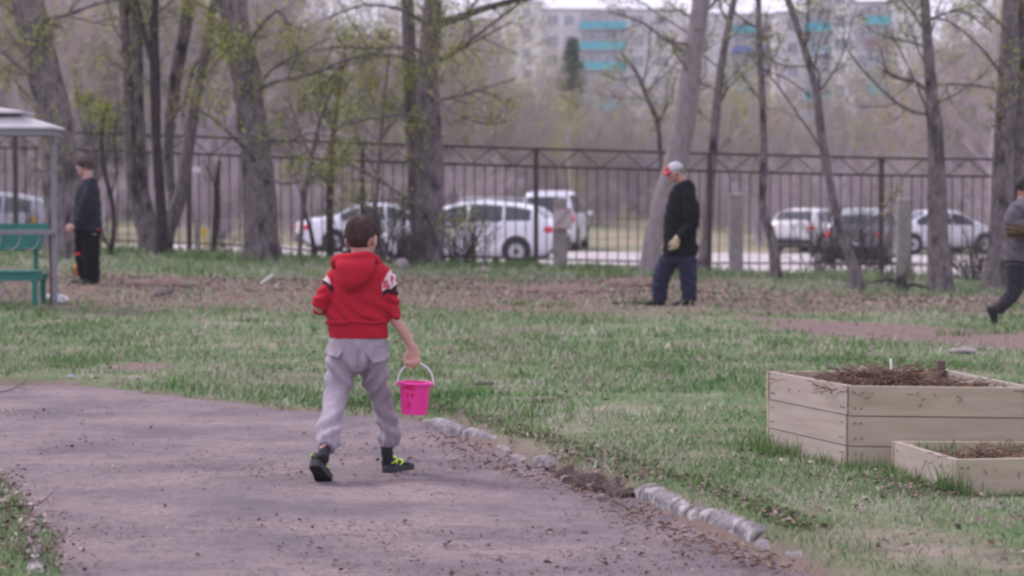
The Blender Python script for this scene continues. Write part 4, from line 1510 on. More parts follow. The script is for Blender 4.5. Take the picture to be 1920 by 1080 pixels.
# ------------------------------------------------------------------ apartment blocks beyond the wood
m_pan = mat_island('pale_panel', [(0.50, 0.47, 0.49), (0.56, 0.52, 0.53), (0.62, 0.57, 0.58)], 0.9, 0.1, 0.1)
m_pan_c = mat_island('cream_panel', [(0.64, 0.64, 0.55), (0.70, 0.69, 0.60)], 0.9, 0.1, 0.1)
m_pan_w = mat_island('white_panel', [(0.68, 0.66, 0.68), (0.74, 0.71, 0.72)], 0.9, 0.1, 0.1)
m_wallg = mat('panel_joint', (0.32, 0.29, 0.30), 0.9)
m_glass = mat('window_glass', (0.10, 0.11, 0.14), 0.15, (0.22, 0.24, 0.28), 0.6, spec=0.5)
m_wfr = mat('window_frame', (0.55, 0.54, 0.56), 0.6)
m_turq = mat('turquoise_paint', (0.01, 0.34, 0.42), 0.7, (0.02, 0.40, 0.46), 0.8)
m_maroon = mat('maroon_paint', (0.20, 0.09, 0.12), 0.7)
m_blue = mat('blue_paint', (0.05, 0.09, 0.38), 0.7)
m_violet = mat('violet_paint', (0.16, 0.12, 0.26), 0.7)
m_lblue = mat('pale_blue_paint', (0.35, 0.50, 0.58), 0.7)
m_greyp = mat('grey_loggia', (0.30, 0.29, 0.32), 0.7)
m_roof = mat('roof_felt', (0.16, 0.15, 0.15), 0.9)


def block(name, label, px0, Y, tops, bays, balconies, depth=12.0, yaw=0.0, storeys=6, st=2.8, zbase=1.0):
    """tops: [(x0, x1, roof z, panel material)] in metres along the front; bays: [(x, w)] windows; balconies: [(x, w, roof index, [paints from the top])]"""
    x0 = (px0 - 960) / FPX * Y
    t = thing(name, (x0, Y, zbase), label, 'apartment block', rotz=yaw)
    for (a, b, zt, pm) in tops:
        h = zt - zbase
        MB().box(((a + b) / 2, depth / 2, h / 2 - 1), (b - a, depth, h + 2)).build('wall', m_wallg, t)
        mb = MB()
        k = 0
        while k < storeys + 3 and h - (k + 1) * st > -2:
            z1, z0 = h - k * st - 0.05, h - (k + 1) * st + 0.05
            nb = max(1, round((b - a) / 3.2))
            for j in range(nb):
                xa, xb = a + (b - a) * j / nb + 0.04, a + (b - a) * (j + 1) / nb - 0.04
                mb.box(((xa + xb) / 2, -0.06, (z0 + z1) / 2), (xb - xa, 0.12, z1 - z0))
            nd = round(depth / 3.2)
            for j in range(nd):
                ya, yb = depth * j / nd + 0.04, depth * (j + 1) / nd - 0.04
                for xx in (a - 0.05, b + 0.05):
                    mb.box((xx, (ya + yb) / 2, (z0 + z1) / 2), (0.1, yb - ya, z1 - z0))
            k += 1
        mb.build('facade_panels', pm, t)
        MB().box(((a + b) / 2, depth / 2, h + 0.12), (b - a + 0.5, depth + 0.5, 0.24)).build('roof', m_roof, t)
    for (x, w, ti) in bays:
        h = tops[ti][2] - zbase
        for k in range(storeys):
            z = h - k * st - 1.35
            mb = MB().box((x, -0.15, z), (w, 0.06, 1.5), 1)
            for dx in (-w / 2, 0, w / 2):
                mb.box((x + dx, -0.165, z), (0.09, 0.09, 1.5), 0)
            for dz in (-0.75, 0.75):
                mb.box((x, -0.168, z + dz), (w + 0.1, 0.085, 0.09), 0)
            mb.build('window', [m_wfr, m_glass], t)
    for (x, w, ti, paints) in balconies:
        h = tops[ti][2] - zbase
        for k, pm in enumerate(paints):
            z = h - (k + 1) * st + 0.1
            mb = MB().box((x, -0.62, z), (w, 1.0, 0.16), 0)
            mb.box((x, -1.10, z + 0.62), (w, 0.08, 1.05), 1)
            for sx in (-1, 1):
                mb.box((x + sx * (w / 2 - 0.04), -0.60, z + 0.62), (0.08, 0.9, 1.05), 1)
            bal = mb.build('balcony', [m_wallg, pm], t)
            mb = MB()
            n = max(2, round(w / 1.1))
            mb.box((x, -1.02, z + 1.80), (w - 0.1, 0.04, 1.25), 1)
            for j in range(n + 1):
                mb.box((x - w / 2 + 0.06 + (w - 0.12) * j / n, -1.06, z + 1.80), (0.08, 0.06, 1.25), 0)
            mb.build('glazing', [m_wfr, m_glass if k % 3 else m_greyp], bal)
    return t


s1 = 333.0 / FPX
T_, B_, V_, G_, L_, Mr_ = m_turq, m_blue, m_violet, m_greyp, m_lblue, m_maroon
b1 = block('apartment_block', 'long pale panel block with turquoise balconies and a cream end, behind the green pine', 946, 333, [(0, 5.2, 26.8, m_pan_c), (5.25, 24.8, 25.8, m_pan), (24.85, 41.0, 25.2, m_pan)],
           [(3.1, 1.1, 0), (6.6, 1.6, 1), (8.9, 1.3, 1), (18.4, 1.8, 1), (21.8, 1.8, 1), (27.4, 1.6, 2), (39.3, 1.6, 2)],
           [(13.6, 6.4, 1, [T_, T_, T_, G_, T_, L_]), (33.2, 3.2, 2, [T_, B_, G_, T_, L_, T_]), (36.6, 2.0, 2, [V_, B_, B_, G_, V_, B_])], yaw=0.03, storeys=6)
b2 = block('apartment_block', 'nearer stepped panel block with maroon and turquoise balconies and a blank white end wall', 1455, 292,
           [(0, 3.6, 22.4, m_pan), (3.65, 9.4, 25.6, m_pan_w), (9.45, 13.6, 23.6, m_pan), (13.65, 17.6, 23.9, m_pan_w)],
           [(1.9, 1.3, 0), (7.6, 1.2, 1), (8.9, 0.5, 1), (10.2, 0.9, 2)],
           [(4.9, 2.9, 1, [G_, T_, L_, G_, T_, G_]), (12.1, 2.8, 2, [T_, Mr_, G_, T_, Mr_, T_])], yaw=-0.05, storeys=6)
b3 = block('apartment_block', 'farther pale block with violet blue balconies, just left of the cream end', 832, 350, [(0, 9.0, 25.6, m_pan)], [(5.4, 1.4, 0), (7.6, 1.4, 0)],
           [(2.6, 2.8, 0, [B_, V_, B_, G_, V_, B_])], yaw=0.02)

# ------------------------------------------------------------------ cars
m_cwhite = mat('white_car_paint', (0.70, 0.70, 0.76), 0.28, (0.62, 0.62, 0.68), 1.5, spec=0.5, coat=0.4)
m_cdirty = mat('dusty_white_paint', (0.60, 0.59, 0.60), 0.4, (0.42, 0.38, 0.36), 2.2, lo=0.45, hi=0.75, spec=0.4, coat=0.2)
m_cdark = mat('dark_grey_paint', (0.05, 0.05, 0.06), 0.3, spec=0.5, coat=0.4)
m_csilver = mat('silver_paint', (0.22, 0.22, 0.25), 0.35, metal=0.3, spec=0.5, coat=0.3)
m_cdark2 = mat('grey_wagon_paint', (0.12, 0.115, 0.13), 0.3, metal=0.3, spec=0.5, coat=0.4)
m_cglass = mat('car_glass', (0.035, 0.04, 0.05), 0.08, spec=0.6)
m_tyre = mat('tyre_rubber', (0.022, 0.022, 0.024), 0.85)
m_rim = mat('alloy_rim', (0.42, 0.42, 0.45), 0.35, metal=0.6)
m_tail = mat('red_tail_lamp', (0.55, 0.02, 0.03), 0.25, spec=0.5)
m_head = mat('clear_lamp', (0.65, 0.66, 0.70), 0.15, spec=0.6)
m_trim = mat('black_plastic', (0.025, 0.025, 0.027), 0.6)
m_plate = mat('number_plate', (0.62, 0.62, 0.64), 0.5)

KINDS_ = {   # x stations: top line, belt line, half width; rear at the left
    'sedan': dict(L=4.5, top=[(-2.25, .62), (-2.22, .90), (-2.05, 1.00), (-1.45, 1.04), (-0.75, 1.38), (-0.2, 1.455), (0.3, 1.44), (0.6, 1.38), (1.35, 1.00), (1.95, .88), (2.2, .74), (2.25, .52)],
                  belt=[(-2.25, .60), (-2.2, .84), (-1.9, .93), (0.6, .90), (1.35, .90), (2.0, .80), (2.2, .66), (2.25, .5)],
                  win=[(-1.15, -0.62), (-0.56, 0.16), (0.22, 0.95)], rw=(-1.36, -0.72), fw=(0.66, 1.3), wheels=(-1.35, 1.38), r=0.315, w=0.88),
    'suv': dict(L=4.55, top=[(-2.27, .55), (-2.25, .95), (-2.12, 1.15), (-1.85, 1.44), (-1.3, 1.57), (-0.4, 1.645), (0.2, 1.60), (0.6, 1.48), (1.35, 1.06), (1.95, .93), (2.2, .78), (2.27, .52)],
                belt=[(-2.27, .54), (-2.24, .92), (-2.05, 1.10), (0.6, 1.00), (1.3, .96), (1.95, .86), (2.2, .72), (2.27, .51)],
                win=[(-1.72, -1.05), (-0.98, -0.12), (-0.05, 0.92)], rw=(-2.08, -1.82), fw=(0.66, 1.28), wheels=(-1.36, 1.36), r=0.335, w=0.92),
    'van': dict(L=4.3, top=[(-2.15, .55), (-2.14, 1.1), (-2.08, 1.62), (-1.95, 1.80), (-0.5, 1.84), (0.5, 1.78), (0.85, 1.66), (1.4, 1.12), (1.95, 1.02), (2.12, .85), (2.15, .55)],
                belt=[(-2.15, .54), (-2.13, 1.02), (-2.0, 1.08), (0.8, 1.05), (1.4, 1.0), (1.95, .92), (2.12, .78), (2.15, .54)],
                win=[(-1.85, -1.0), (-0.92, -0.05), (0.03, 1.05)], rw=(-2.135, -2.06), fw=(0.9, 1.35), wheels=(-1.25, 1.3), r=0.34, w=0.90),
    'hatch': dict(L=4.0, top=[(-2.0, .55), (-1.98, .95), (-1.85, 1.10), (-1.45, 1.42), (-0.7, 1.50), (0.1, 1.49), (0.45, 1.42), (1.15, 1.03), (1.7, .90), (1.95, .74), (2.0, .52)],
                  belt=[(-2.0, .54), (-1.97, .90), (-1.8, 1.0), (0.5, .93), (1.15, .92), (1.7, .82), (1.95, .68), (2.0, .5)],
                  win=[(-1.3, -0.75), (-0.68, 0.05), (0.12, 0.85)], rw=(-1.83, -1.48), fw=(0.5, 1.1), wheels=(-1.22, 1.25), r=0.30, w=0.86)}


def car(kind, name, label, px, Y, heading, paint, cat='car', sc=1.0, roofmat=None, rack=False):
    K = KINDS_[kind]
    q = onground(px, Y)
    t = thing(name, (q.x, q.y, q.z + 0.0), label, cat, rotz=math.radians(heading))
    t.scale = (sc, sc, sc)
    tx, tzz = zip(*K['top'])
    bx, bz = zip(*K['belt'])
    L, w = K['L'], K['w']

    def sec(x):
        zt, zb = float(np.interp(x, tx, tzz)), float(np.interp(x, bx, bz))
        e = abs(x) / (L / 2)
        nar = 1 - 0.16 * max(0, (e - 0.72) / 0.28) ** 2
        wm = w * nar
        low = 0.20 + 0.16 * max(0, (e - 0.80) / 0.2) ** 1.5
        cab = max(0.0, min(1.0, (zt - zb) / 0.5))
        wr = (wm - 0.03) * (1 - cab) * 0.93 + (w - 0.24) * cab
        return low, zb, zt, wm, wr

    xs_ = sorted(set(list(np.linspace(-L / 2, L / 2, 46)) + [a for a in tx]))
    rows = []
    for x in xs_:
        low, zb, zt, wm, wr = sec(x)
        half = [(0, low), (wm * 0.85, low), (wm * 0.97, low + 0.06), (wm, min(low + 0.28, zb - 0.02)), (wm, max(zb - 0.18, low + 0.08)), (wm - 0.025, zb), (wr, zt - 0.05 * min(1, (zt - zb) / 0.15 + 0.2)), (wr * 0.72, zt - 0.008), (0, zt)]
        ring = [(x, -a, b) for a, b in half] + [(x, a, b) for a, b in half[-2:0:-1]]
        rows.append(ring)
    n = len(rows[0])
    mb = MB()
    V = [p for r_0 in rows for p in r_0]
    F = [(i * n + j, (i + 1) * n + j, (i + 1) * n + (j + 1) % n, i * n + (j + 1) % n) for i in range(len(rows) - 1) for j in range(n)]
    F += [tuple(range(n)), tuple(range((len(rows) - 1) * n, len(rows) * n))[::-1]]
    mb.add(V, F)
    body = mb.build('body', paint, t, smooth=True)

    def side_pt(x, f, sy, off):
        low, zb, zt, wm, wr = sec(x)
        a = np.array([x, sy * (wm - 0.025), zb])
        b = np.array([x, sy * wr, zt - 0.05 * min(1, (zt - zb) / 0.15 + 0.2)])
        return a + (b - a) * f + np.array([0, sy * off, 0.25 * off])

    for (x0, x1) in K['win']:
        for sy in (-1, 1):
            G = [[side_pt(x, f, sy, 0.007) for x in np.linspace(x0, x1, 6)] for f in (0.10, 0.5, 0.90)]
            MB().slab(G, (0, -sy, 0), 0.012).build('window', m_cglass, t, smooth=False)
    for nm, (x0, x1) in (('rear_window', K['rw']), ('windscreen', K['fw'])):
        G = []
        for x in np.linspace(x0, x1, 5):
            low, zb, zt, wm, wr = sec(x)
            sl = 1 if nm == 'rear_window' else -1
            off = np.array([-0.010 * sl, 0, 0.008])
            G.append([np.array([x, y * wr * 0.9, zt - 0.02 * abs(y) ** 3 * 1.2]) + off for y in np.linspace(-1, 1, 7)])
        MB().slab(G, (0.4 * (1 if nm == 'rear_window' else -1), 0, -0.6), 0.016).build(nm, m_cglass, t)
    for wx in K['wheels']:
        for sy in (-1, 1):
            R = Matrix.Rotation(math.pi / 2, 3, 'X')
            r0 = K['r']
            arch = MB().lathe((wx, sy * (w - 0.085), r0 + 0.03), [(r0 + 0.05, -0.094), (r0 + 0.05, 0.094)], 28, R=R)
            wl = arch.build('wheel', m_trim, t)
            MB().lathe((wx, sy * (w - 0.085), r0), [(r0 * 0.62, -0.105), (r0 * 0.93, -0.108), (r0, -0.07), (r0, 0.07), (r0 * 0.93, 0.108), (r0 * 0.62, 0.105)], 28, R=R).build('tyre', m_tyre, wl, smooth=True)
            mb = MB().lathe((wx, sy * (w - 0.085), r0), [(r0 * 0.63, -0.098), (r0 * 0.58, -0.110), (r0 * 0.2, -0.112), (r0 * 0.2, 0.112), (r0 * 0.58, 0.110), (r0 * 0.63, 0.098)], 20, R=R)
            for k in range(5):
                a = k * 2 * math.pi / 5
                mb.box((wx + math.cos(a) * r0 * 0.38, sy * (w - 0.085), r0 + math.sin(a) * r0 * 0.38), (r0 * 0.34, 0.232, 0.055), R=Matrix.Rotation(-a, 3, 'Y'))
            mb.build('rim', m_rim, wl)
    zl = float(np.interp(-L / 2 + 0.12, bx, bz)) - 0.11
    zh = float(np.interp(L / 2 - 0.15, bx, bz)) - 0.10
    tall = 0.30 if kind in ('van',) else 0.15
    for sy in (-1, 1):
        MB().ell((-L / 2 + 0.13, sy * (w * 0.80), zl + (0.02 if tall > 0.2 else 0)), (0.16, 0.155, tall * 0.62)).build('tail_lamp', m_tail, t, smooth=True)
        MB().ell((L / 2 - 0.20, sy * (w * 0.74), zh), (0.22, 0.15, 0.075)).build('headlight', m_head, t, smooth=True)
        mx = K['fw'][1] - 0.28
        MB().ell((mx, sy * (w + 0.09), float(np.interp(mx, bx, bz)) + 0.08), (0.075, 0.11, 0.07)).build('mirror', paint, t, smooth=True)
        for (x0, x1) in K['win'][1:]:
            MB().box((x0 + 0.10, sy * (w + 0.008), float(np.interp(x0, bx, bz)) - 0.13), (0.17, 0.022, 0.028)).build('door_handle', paint, t, bevel=0.004)
    MB().box((-L / 2 + 0.06, 0, 0.36), (0.22, w * 1.62, 0.13)).build('rear_bumper', m_trim, t, bevel=0.03)
    MB().box((L / 2 - 0.06, 0, 0.34), (0.22, w * 1.62, 0.13)).build('front_bumper', m_trim, t, bevel=0.03)
    MB().box((-L / 2 - 0.008, 0, 0.62), (0.02, 0.50, 0.11)).build('number_plate', m_plate, t)
    MB().box((0, 0, 0.19), (L * 0.86, w * 1.72, 0.10)).build('sill', m_trim, t, bevel=0.02)
    if rack:
        for sy in (-1, 1):
            MB().tube([(-1.3, sy * 0.62, 1.60), (-1.2, sy * 0.62, 1.68), (0.1, sy * 0.62, 1.70), (0.25, sy * 0.62, 1.63)], 0.018, 8).build('roof_rail', m_rim, t, smooth=True)
    return t


car('suv', 'parked_car', 'long white estate car parked side on behind the fence, the nearest white car', 884, 57.9, 169, m_cwhite, sc=0.93, rack=True)
car('sedan', 'parked_car', 'white sedan with its rounded boot and red tail lamp toward the thick dark trunk', 702, 66.0, 14, m_cwhite, sc=0.93)
car('van', 'parked_van', 'boxy white van seen from behind over the rear of the long white estate car', 1040, 72.5, 82, m_cwhite, 'van', sc=0.96)
car('hatch', 'parked_car', 'dusty white hatchback seen from behind, left of the dark wagon', 1522, 73.0, 62, m_cdirty, sc=0.88)
car('suv', 'parked_car', 'dark wagon parked between the dusty hatchback and the pale sedan', 1625, 62.0, 72, m_cdark2, sc=0.87)
car('sedan', 'parked_car', 'pale sedan at the far right, its boot lamp behind a fence post', 1752, 72.0, 22, m_cwhite, sc=0.90)
car('suv', 'parked_car', 'silver car partly hidden behind the canopy and green bench', -55, 57.0, 178, m_csilver, sc=0.95)

# ------------------------------------------------------------------ canopy with its rail, and the green bench
m_galv = mat('grey_painted_steel', (0.24, 0.235, 0.26), 0.45, (0.18, 0.175, 0.20), 8, metal=0.2)
m_roofp = mat('pale_roof_sheet', (0.46, 0.43, 0.45), 0.55, (0.38, 0.36, 0.38), 2.5)
m_green = mat('green_bench_paint', (0.012, 0.135, 0.10), 0.5, (0.018, 0.16, 0.12), 6, col3=(0.09, 0.12, 0.10), scale3=25, lo3=0.64, hi3=0.72)
m_rust = mat('rusty_iron', (0.07, 0.035, 0.03), 0.8, (0.12, 0.06, 0.045), 15)
cp = ground(103, 571)
t = thing('canopy', cp, 'grey steel canopy with a pale two tiered roof over the green bench', 'canopy')
Yc = cp.y
HE = P(103, 255, Yc).z - cp.z


def roof_tier(hx, hy, z0, kx, ky, z1, cx):
    mb = MB()
    e = 0.025
    lo = [(cx - hx, -hy, z0), (cx + hx, -hy, z0), (cx + hx, hy, z0), (cx - hx, hy, z0)]
    hi = [(cx - kx, -ky, z1), (cx + kx, -ky, z1), (cx + kx, ky, z1), (cx - kx, ky, z1)]
    mb.hexa([(a, b, c - e) for a, b, c in lo] + [(a, b, c) for a, b, c in lo])
    mb.add(lo + hi, [(0, 1, 5, 4), (1, 2, 6, 5), (2, 3, 7, 6), (3, 0, 4, 7), (4, 5, 6, 7)])
    return mb


pw = 0.058
MB().box((0, 0, HE / 2 - 0.05), (pw, pw, HE + 0.1)).build('post', m_galv, t, bevel=0.006)
MB().box((-2.5, 0, HE / 2 - 0.05), (pw, pw, HE + 0.1)).build('post', m_galv, t, bevel=0.006)
MB().box((-0.043, -0.004, 0.36), (0.024, 0.05, 0.80)).build('iron_stake', m_rust, t)
for yy in (-0.34, 0.34):
    MB().box((-1.25, yy, HE + 0.035), (2.56, 0.05, 0.07)).build('eave_beam', m_galv, t)
for xx in (0, -2.5):
    MB().box((xx, 0, HE + 0.03), (0.05, 0.63, 0.06)).build('cross_arm', m_galv, t)
roof_tier(1.305, 0.40, HE + 0.095, 0.95, 0.20, HE + 0.215, -1.25).build('lower_roof', m_roofp, t)
MB().box((-1.25, 0, HE + 0.235), (1.7, 0.34, 0.05)).build('dark_gap_fill', m_trim, t)  # solid black filler standing in for the shade in the open gap
roof_tier(0.98, 0.28, HE + 0.27, 0.25, 0.05, HE + 0.385, -1.25).build('upper_roof', m_roofp, t)
rail_z = P(50, 436, Yc - 0.2).z - cp.z
MB().box((-1.25, -0.06, rail_z), (2.56, 0.06, 0.055)).build('hand_rail', m_galv, t, bevel=0.006)
for k in range(8):
    x = -0.22 - k * 0.215
    pts = [(x + 0.05, -0.06, rail_z - 0.03), (x + 0.055, -0.07, rail_z - 0.10), (x + 0.02, -0.08, rail_z - 0.17), (x - 0.05, -0.08, rail_z - 0.20), (x - 0.09, -0.08, rail_z - 0.17)]
    MB().tube(pts, 0.010, 8, n=14).build('scroll_hook', m_galv, t, smooth=True)

bq = onground(10, Yc + 0.28)
t = thing('park_bench', bq, 'worn green sheet metal bench with a leaning back under the canopy', 'bench')
def lz(py): return P(0, py, Yc + 0.28).z - bq.z
def lxp(px): return (px - 960) / FPX * (Yc + 0.28) - bq.x
xr_t, xr_b = lxp(88), lxp(74)
xl_t, xl_b = xr_t - 1.62, xr_t - 1.54
zt, zb = lz(421), lz(470)
MB().slab([[(xl_b, 0.02, zb), (xr_b, 0.02, zb)], [(xl_t, 0.16, zt), (xr_t, 0.16, zt)]], (0, -0.9, 0.35), 0.02).build('backrest', m_green, t)
zs = lz(508)
mb = MB()
for k in range(3):
    mb.box(((xl_b + xr_b) / 2, -0.36 + 0.15 * k, zs), (1.55, 0.11, 0.03))
mb.build('seat', m_green, t, bevel=0.004)
mb = MB()
mb.box(((xl_b + xr_b) / 2, -0.44, zs - 0.06), (1.62, 0.035, 0.07))
mb.box(((xl_b + xr_b) / 2, 0.04, zs - 0.06), (1.62, 0.035, 0.07))
for xx in (xl_b - 0.03, xr_b + 0.03):
    mb.box((xx, -0.20, zs - 0.06), (0.035, 0.44, 0.07))
mb.build('seat_frame', m_green, t, bevel=0.004)
for xx in (xl_b - 0.0, xr_b + 0.03):
    for yy, py_ in ((-0.44, 0), (0.04, 0)):
        MB().box((xx, yy, (zs - 0.1) / 2 - 0.04), (0.06, 0.05, zs + 0.02)).build('leg', m_green, t, bevel=0.004)
for xx in (xl_b + 0.10, xr_b - 0.05):
    MB().beam((xx, 0.05, zs - 0.04), (xx, 0.05, zb + 0.06), 0.05, 0.03, up=(0, 1, 0)).build('back_support', m_green, t)
for k in range(4):
    x = xr_b - 0.10 - k * 0.24
    MB().tube([(x, -0.46, zs - 0.08), (x + 0.05, -0.47, zs - 0.16), (x + 0.02, -0.47, zs - 0.25), (x - 0.07, -0.47, zs - 0.28)], 0.009, 8, n=12).build('scroll', m_galv, t, smooth=True)

# ------------------------------------------------------------------ raised beds
m_board = mat('pale_pine_board', (0.43, 0.375, 0.275), 0.75, (0.36, 0.305, 0.22), 3, (1, 1, 9), 0.35, 0.65, bump=0.15, bscale=30, col3=(0.27, 0.215, 0.16), scale3=1.3, lo3=0.70, hi3=0.80)
m_board2 = mat('side_pine_board', (0.395, 0.335, 0.29), 0.8, (0.33, 0.275, 0.235), 3, (1, 1, 9), 0.35, 0.65, bump=0.15, bscale=30, col3=(0.26, 0.21, 0.18), scale3=1.3, lo3=0.70, hi3=0.80)  # side boards: a little greyer and darker than front and back
m_soil = mat('bed_soil', (0.12, 0.082, 0.062), 0.95, (0.20, 0.14, 0.10), 14, bump=0.9, bscale=30, col3=(0.05, 0.037, 0.03), scale3=22)


def bed(name, label, quad, z0, ph, rows, soil_z, th=0.028):
    N, BL, BR, FR = [Vector((*p, 0)) for p in quad]
    zg = min(tz1(p.x, p.y) for p in (N, BL, BR, FR))
    t = thing(name, (N.x, N.y, zg), label, 'raised bed')
    o = Vector((N.x, N.y, zg))
    cen = (N + BL + BR + FR) / 4

    def wall(a, b, nm, mm, inset):
        d = (b - a).normalized()
        nrm = Vector((-d.y, d.x, 0))
        if nrm.dot(cen - a) < 0: nrm = -nrm
        mb = MB()
        for k in range(rows):
            jx = random.uniform(-0.003, 0.003)
            a2, b2 = a + d * inset - d * random.uniform(0, 0.004) + nrm * jx, b - d * inset + nrm * jx
            za, zb = z0 + k * ph + 0.002, z0 + (k + 1) * ph - 0.003
            mb.hexa([a2 - o + Vector((0, 0, zg + za)), b2 - o + Vector((0, 0, zg + za)), b2 + nrm * th - o + Vector((0, 0, zg + za)), a2 + nrm * th - o + Vector((0, 0, zg + za)),
                     a2 - o + Vector((0, 0, zg + zb)), b2 - o + Vector((0, 0, zg + zb)), b2 + nrm * th - o + Vector((0, 0, zg + zb)), a2 + nrm * th - o + Vector((0, 0, zg + zb))])
        for k in range(rows):                               # screw heads at the board ends
            for e_ in (0.03, 0.06):
                for zz_ in (0.25, 0.75):
                    for p_, s_ in ((a, 1), (b, -1)):
                        c_ = p_ + d * s_ * (e_ + random.uniform(-0.004, 0.004) + inset) - o + Vector((0, 0, zg + z0 + (k + zz_) * ph))
                        mb.box(c_ - nrm * 0.001, (0.007, 0.007, 0.007), 1, math.atan2(d.y, d.x))
        return mb.build(nm, [mm, m_rust], t)
    wall(N, FR, 'front_boards', m_board, 0.0)
    wall(N, BL, 'side_boards', m_board2, th + 0.002)
    wall(BL, BR, 'back_boards', m_board, 0.0)
    wall(FR, BR, 'side_boards', m_board2, th + 0.002)
    top = z0 + rows * ph
    for p, q1, q2 in ((N, BL, FR), (BL, N, BR), (BR, BL, FR), (FR, N, BR)):
        c = p + (q1 - p).normalized() * 0.055 + (q2 - p).normalized() * 0.055
        tall = 0.05 if (p is BR and rows == 3) else -0.012
        MB().box(c - o + Vector((0, 0, zg + (top + tall) / 2 - 0.03)), (0.042, 0.042, top + tall + 0.06), rz=0.25).build('corner_post', m_board if tall < 0 else m_rust_w, t, bevel=0.003)
    # soil heaped inside
    n = 36
    G = np.zeros((n, n, 3))
    for i in range(n):
        for j in range(n):
            u, v = 0.035 + 0.93 * i / (n - 1), 0.035 + 0.93 * j / (n - 1)
            p = (N * (1 - u) + FR * u) * (1 - v) + (BL * (1 - u) + BR * u) * v
            G[i, j] = (p.x - o.x, p.y - o.y, 0)
    hgt = soil_z + 0.030 * noise3(G * 5, 71) + 0.02 * noise3(G * 17, 72)
    uu, vv = np.meshgrid(np.linspace(0, 1, n), np.linspace(0, 1, n), indexing='ij')
    hgt = hgt + (0.035 if rows == 3 else 0.05) * np.exp(-(((uu - (0.42 if rows == 3 else 0.75)) / 0.26) ** 2 + ((vv - 0.45) / 0.28) ** 2))
    G[..., 2] = hgt
    MB().grid(G).build('soil', m_soil, t, smooth=True)
    return t, o, G


m_rust_w = mat('dark_stake_wood', (0.13, 0.085, 0.07), 0.85, (0.08, 0.05, 0.045), 8)
ta, oa, Ga = bed('raised_bed', 'large pale timber raised bed three boards high with a heap of dry roots', BED_A, -0.035, 0.1475, 3, 0.345)
tb, ob_, Gb = bed('raised_bed', 'low timber raised bed one board high in front of the tall one', BED_B, -0.005, 0.166, 1, 0.10)


def straw(o, G, n, seed, parent, cols, L=(0.05, 0.16), region=None):
    r = np.random.default_rng(seed)
    g = G.reshape(-1, 3)
    w = np.clip(g[:, 2] - g[:, 2].mean(), 0.004, None) ** (1.3 if region is None else 0)
    i = r.choice(len(g), n, p=w / w.sum())
    p0 = g[i] + r.normal(0, 0.012, (n, 3)) * [1, 1, 0.6] + [0, 0, 0.012]
    a = r.uniform(0, 6.28, n)
    l = r.uniform(*L, n)
    d = np.stack([np.cos(a), np.sin(a), r.normal(0.05, 0.22, n)], 1)
    A = np.stack([p0, p0 + d * (l * 0.5)[:, None] + r.normal(0, 0.008, (n, 3)), p0 + d * l[:, None] + r.normal(0, 0.014, (n, 3)) - [0, 0, 0.01]], 1)
    V, Q = tubes_np(A, np.full((n, 3), 0.0022), 3)
    ob = link_mesh('dry_roots', np_mesh('dry_roots', V, Q), cols, parent, smooth=False)
    ob['kind'] = 'stuff'


m_straw = mat_island('dry_roots', [(0.06, 0.036, 0.028), (0.13, 0.078, 0.058), (0.22, 0.135, 0.10), (0.32, 0.22, 0.16)], 0.9, 2.0, 0.2)
straw(oa, Ga, 2000, 1, ta, m_straw)
straw(ob_, Gb, 1200, 2, tb, m_straw, (0.03, 0.10))


def bed_weeds(o, parent, pts, n, seed, hh):
    r = np.random.default_rng(seed)
    Vs_, Q_, T_s = [], [], []
    p = np.array(pts)
    i = r.integers(0, len(p), n)
    base = p[i] + r.normal(0, 0.03, (n, 3)) * [1, 1, 0]
    h = r.uniform(*hh, n)
    a, b = r.uniform(0, 6.28, n), r.uniform(0, 6.28, n)
    ln = h * r.uniform(0.1, 0.7, n)
    side = np.stack([np.cos(a), np.sin(a), 0 * a], 1) * 0.0028
    mid = base + np.stack([np.cos(b) * ln * 0.3, np.sin(b) * ln * 0.3, h * 0.6], 1)
    tip = base + np.stack([np.cos(b) * ln, np.sin(b) * ln, h], 1)
    V = np.stack([base - side, base + side, mid + side * 0.8, mid - side * 0.8, tip], 1).reshape(-1, 3)
    k = np.arange(n) * 5
    ob = link_mesh('weeds', np_mesh('weeds', V, np.stack([k, k + 1, k + 2, k + 3], 1), np.stack([k + 3, k + 2, k + 4], 1)), M['grass_tall'], parent, smooth=False)
    ob['kind'] = 'stuff'


bed_weeds(ob_, tb, [Gb[i, j] for i in range(2, 34, 2) for j in (33, 34, 31)] + [Gb[3, j] for j in range(14, 34, 2)] + [Gb[8, 26], Gb[12, 28], Gb[16, 30]], 240, 3, (0.02, 0.09))
bed_weeds(oa, ta, [Ga[4, 20], Ga[6, 26], Ga[33, 8], Ga[31, 14], Ga[10, 31]], 50, 4, (0.03, 0.09))

# white plant marker in the tall bed
q = P(1670, 700, 12.15)
t_pl = MB().tube([(0, 0, -0.09), (0.003, 0, 0.0), (0.0, 0, 0.075)], [0.006, 0.006, 0.005], 8).build('plant_marker', mat('white_plastic', (0.62, 0.60, 0.58), 0.4), None, smooth=True)
t_pl.location = q
tag(t_pl, 'thin white plant marker stuck upright in the dry roots of the tall bed', 'plant marker')

# ------------------------------------------------------------------ odds and ends on the grass
def crumple(name, px, py, r, m, label, cat, amp=0.03, fr=11, dz=0.0):
    q = ground(px, py)
    mb = MB().ell((0, 0, r[2] * 0.7), r)
    s = int(px)
    o = fuse(name, mb, m, None, max(0.01, min(r) * 0.22), 1, disp=lambda c: amp * noise3(c * fr, s) + amp * 0.6 * noise3(c * fr * 2.3, s + 1))
    o.location = q + Vector((0, 0, dz))
    tag(o, label, cat)


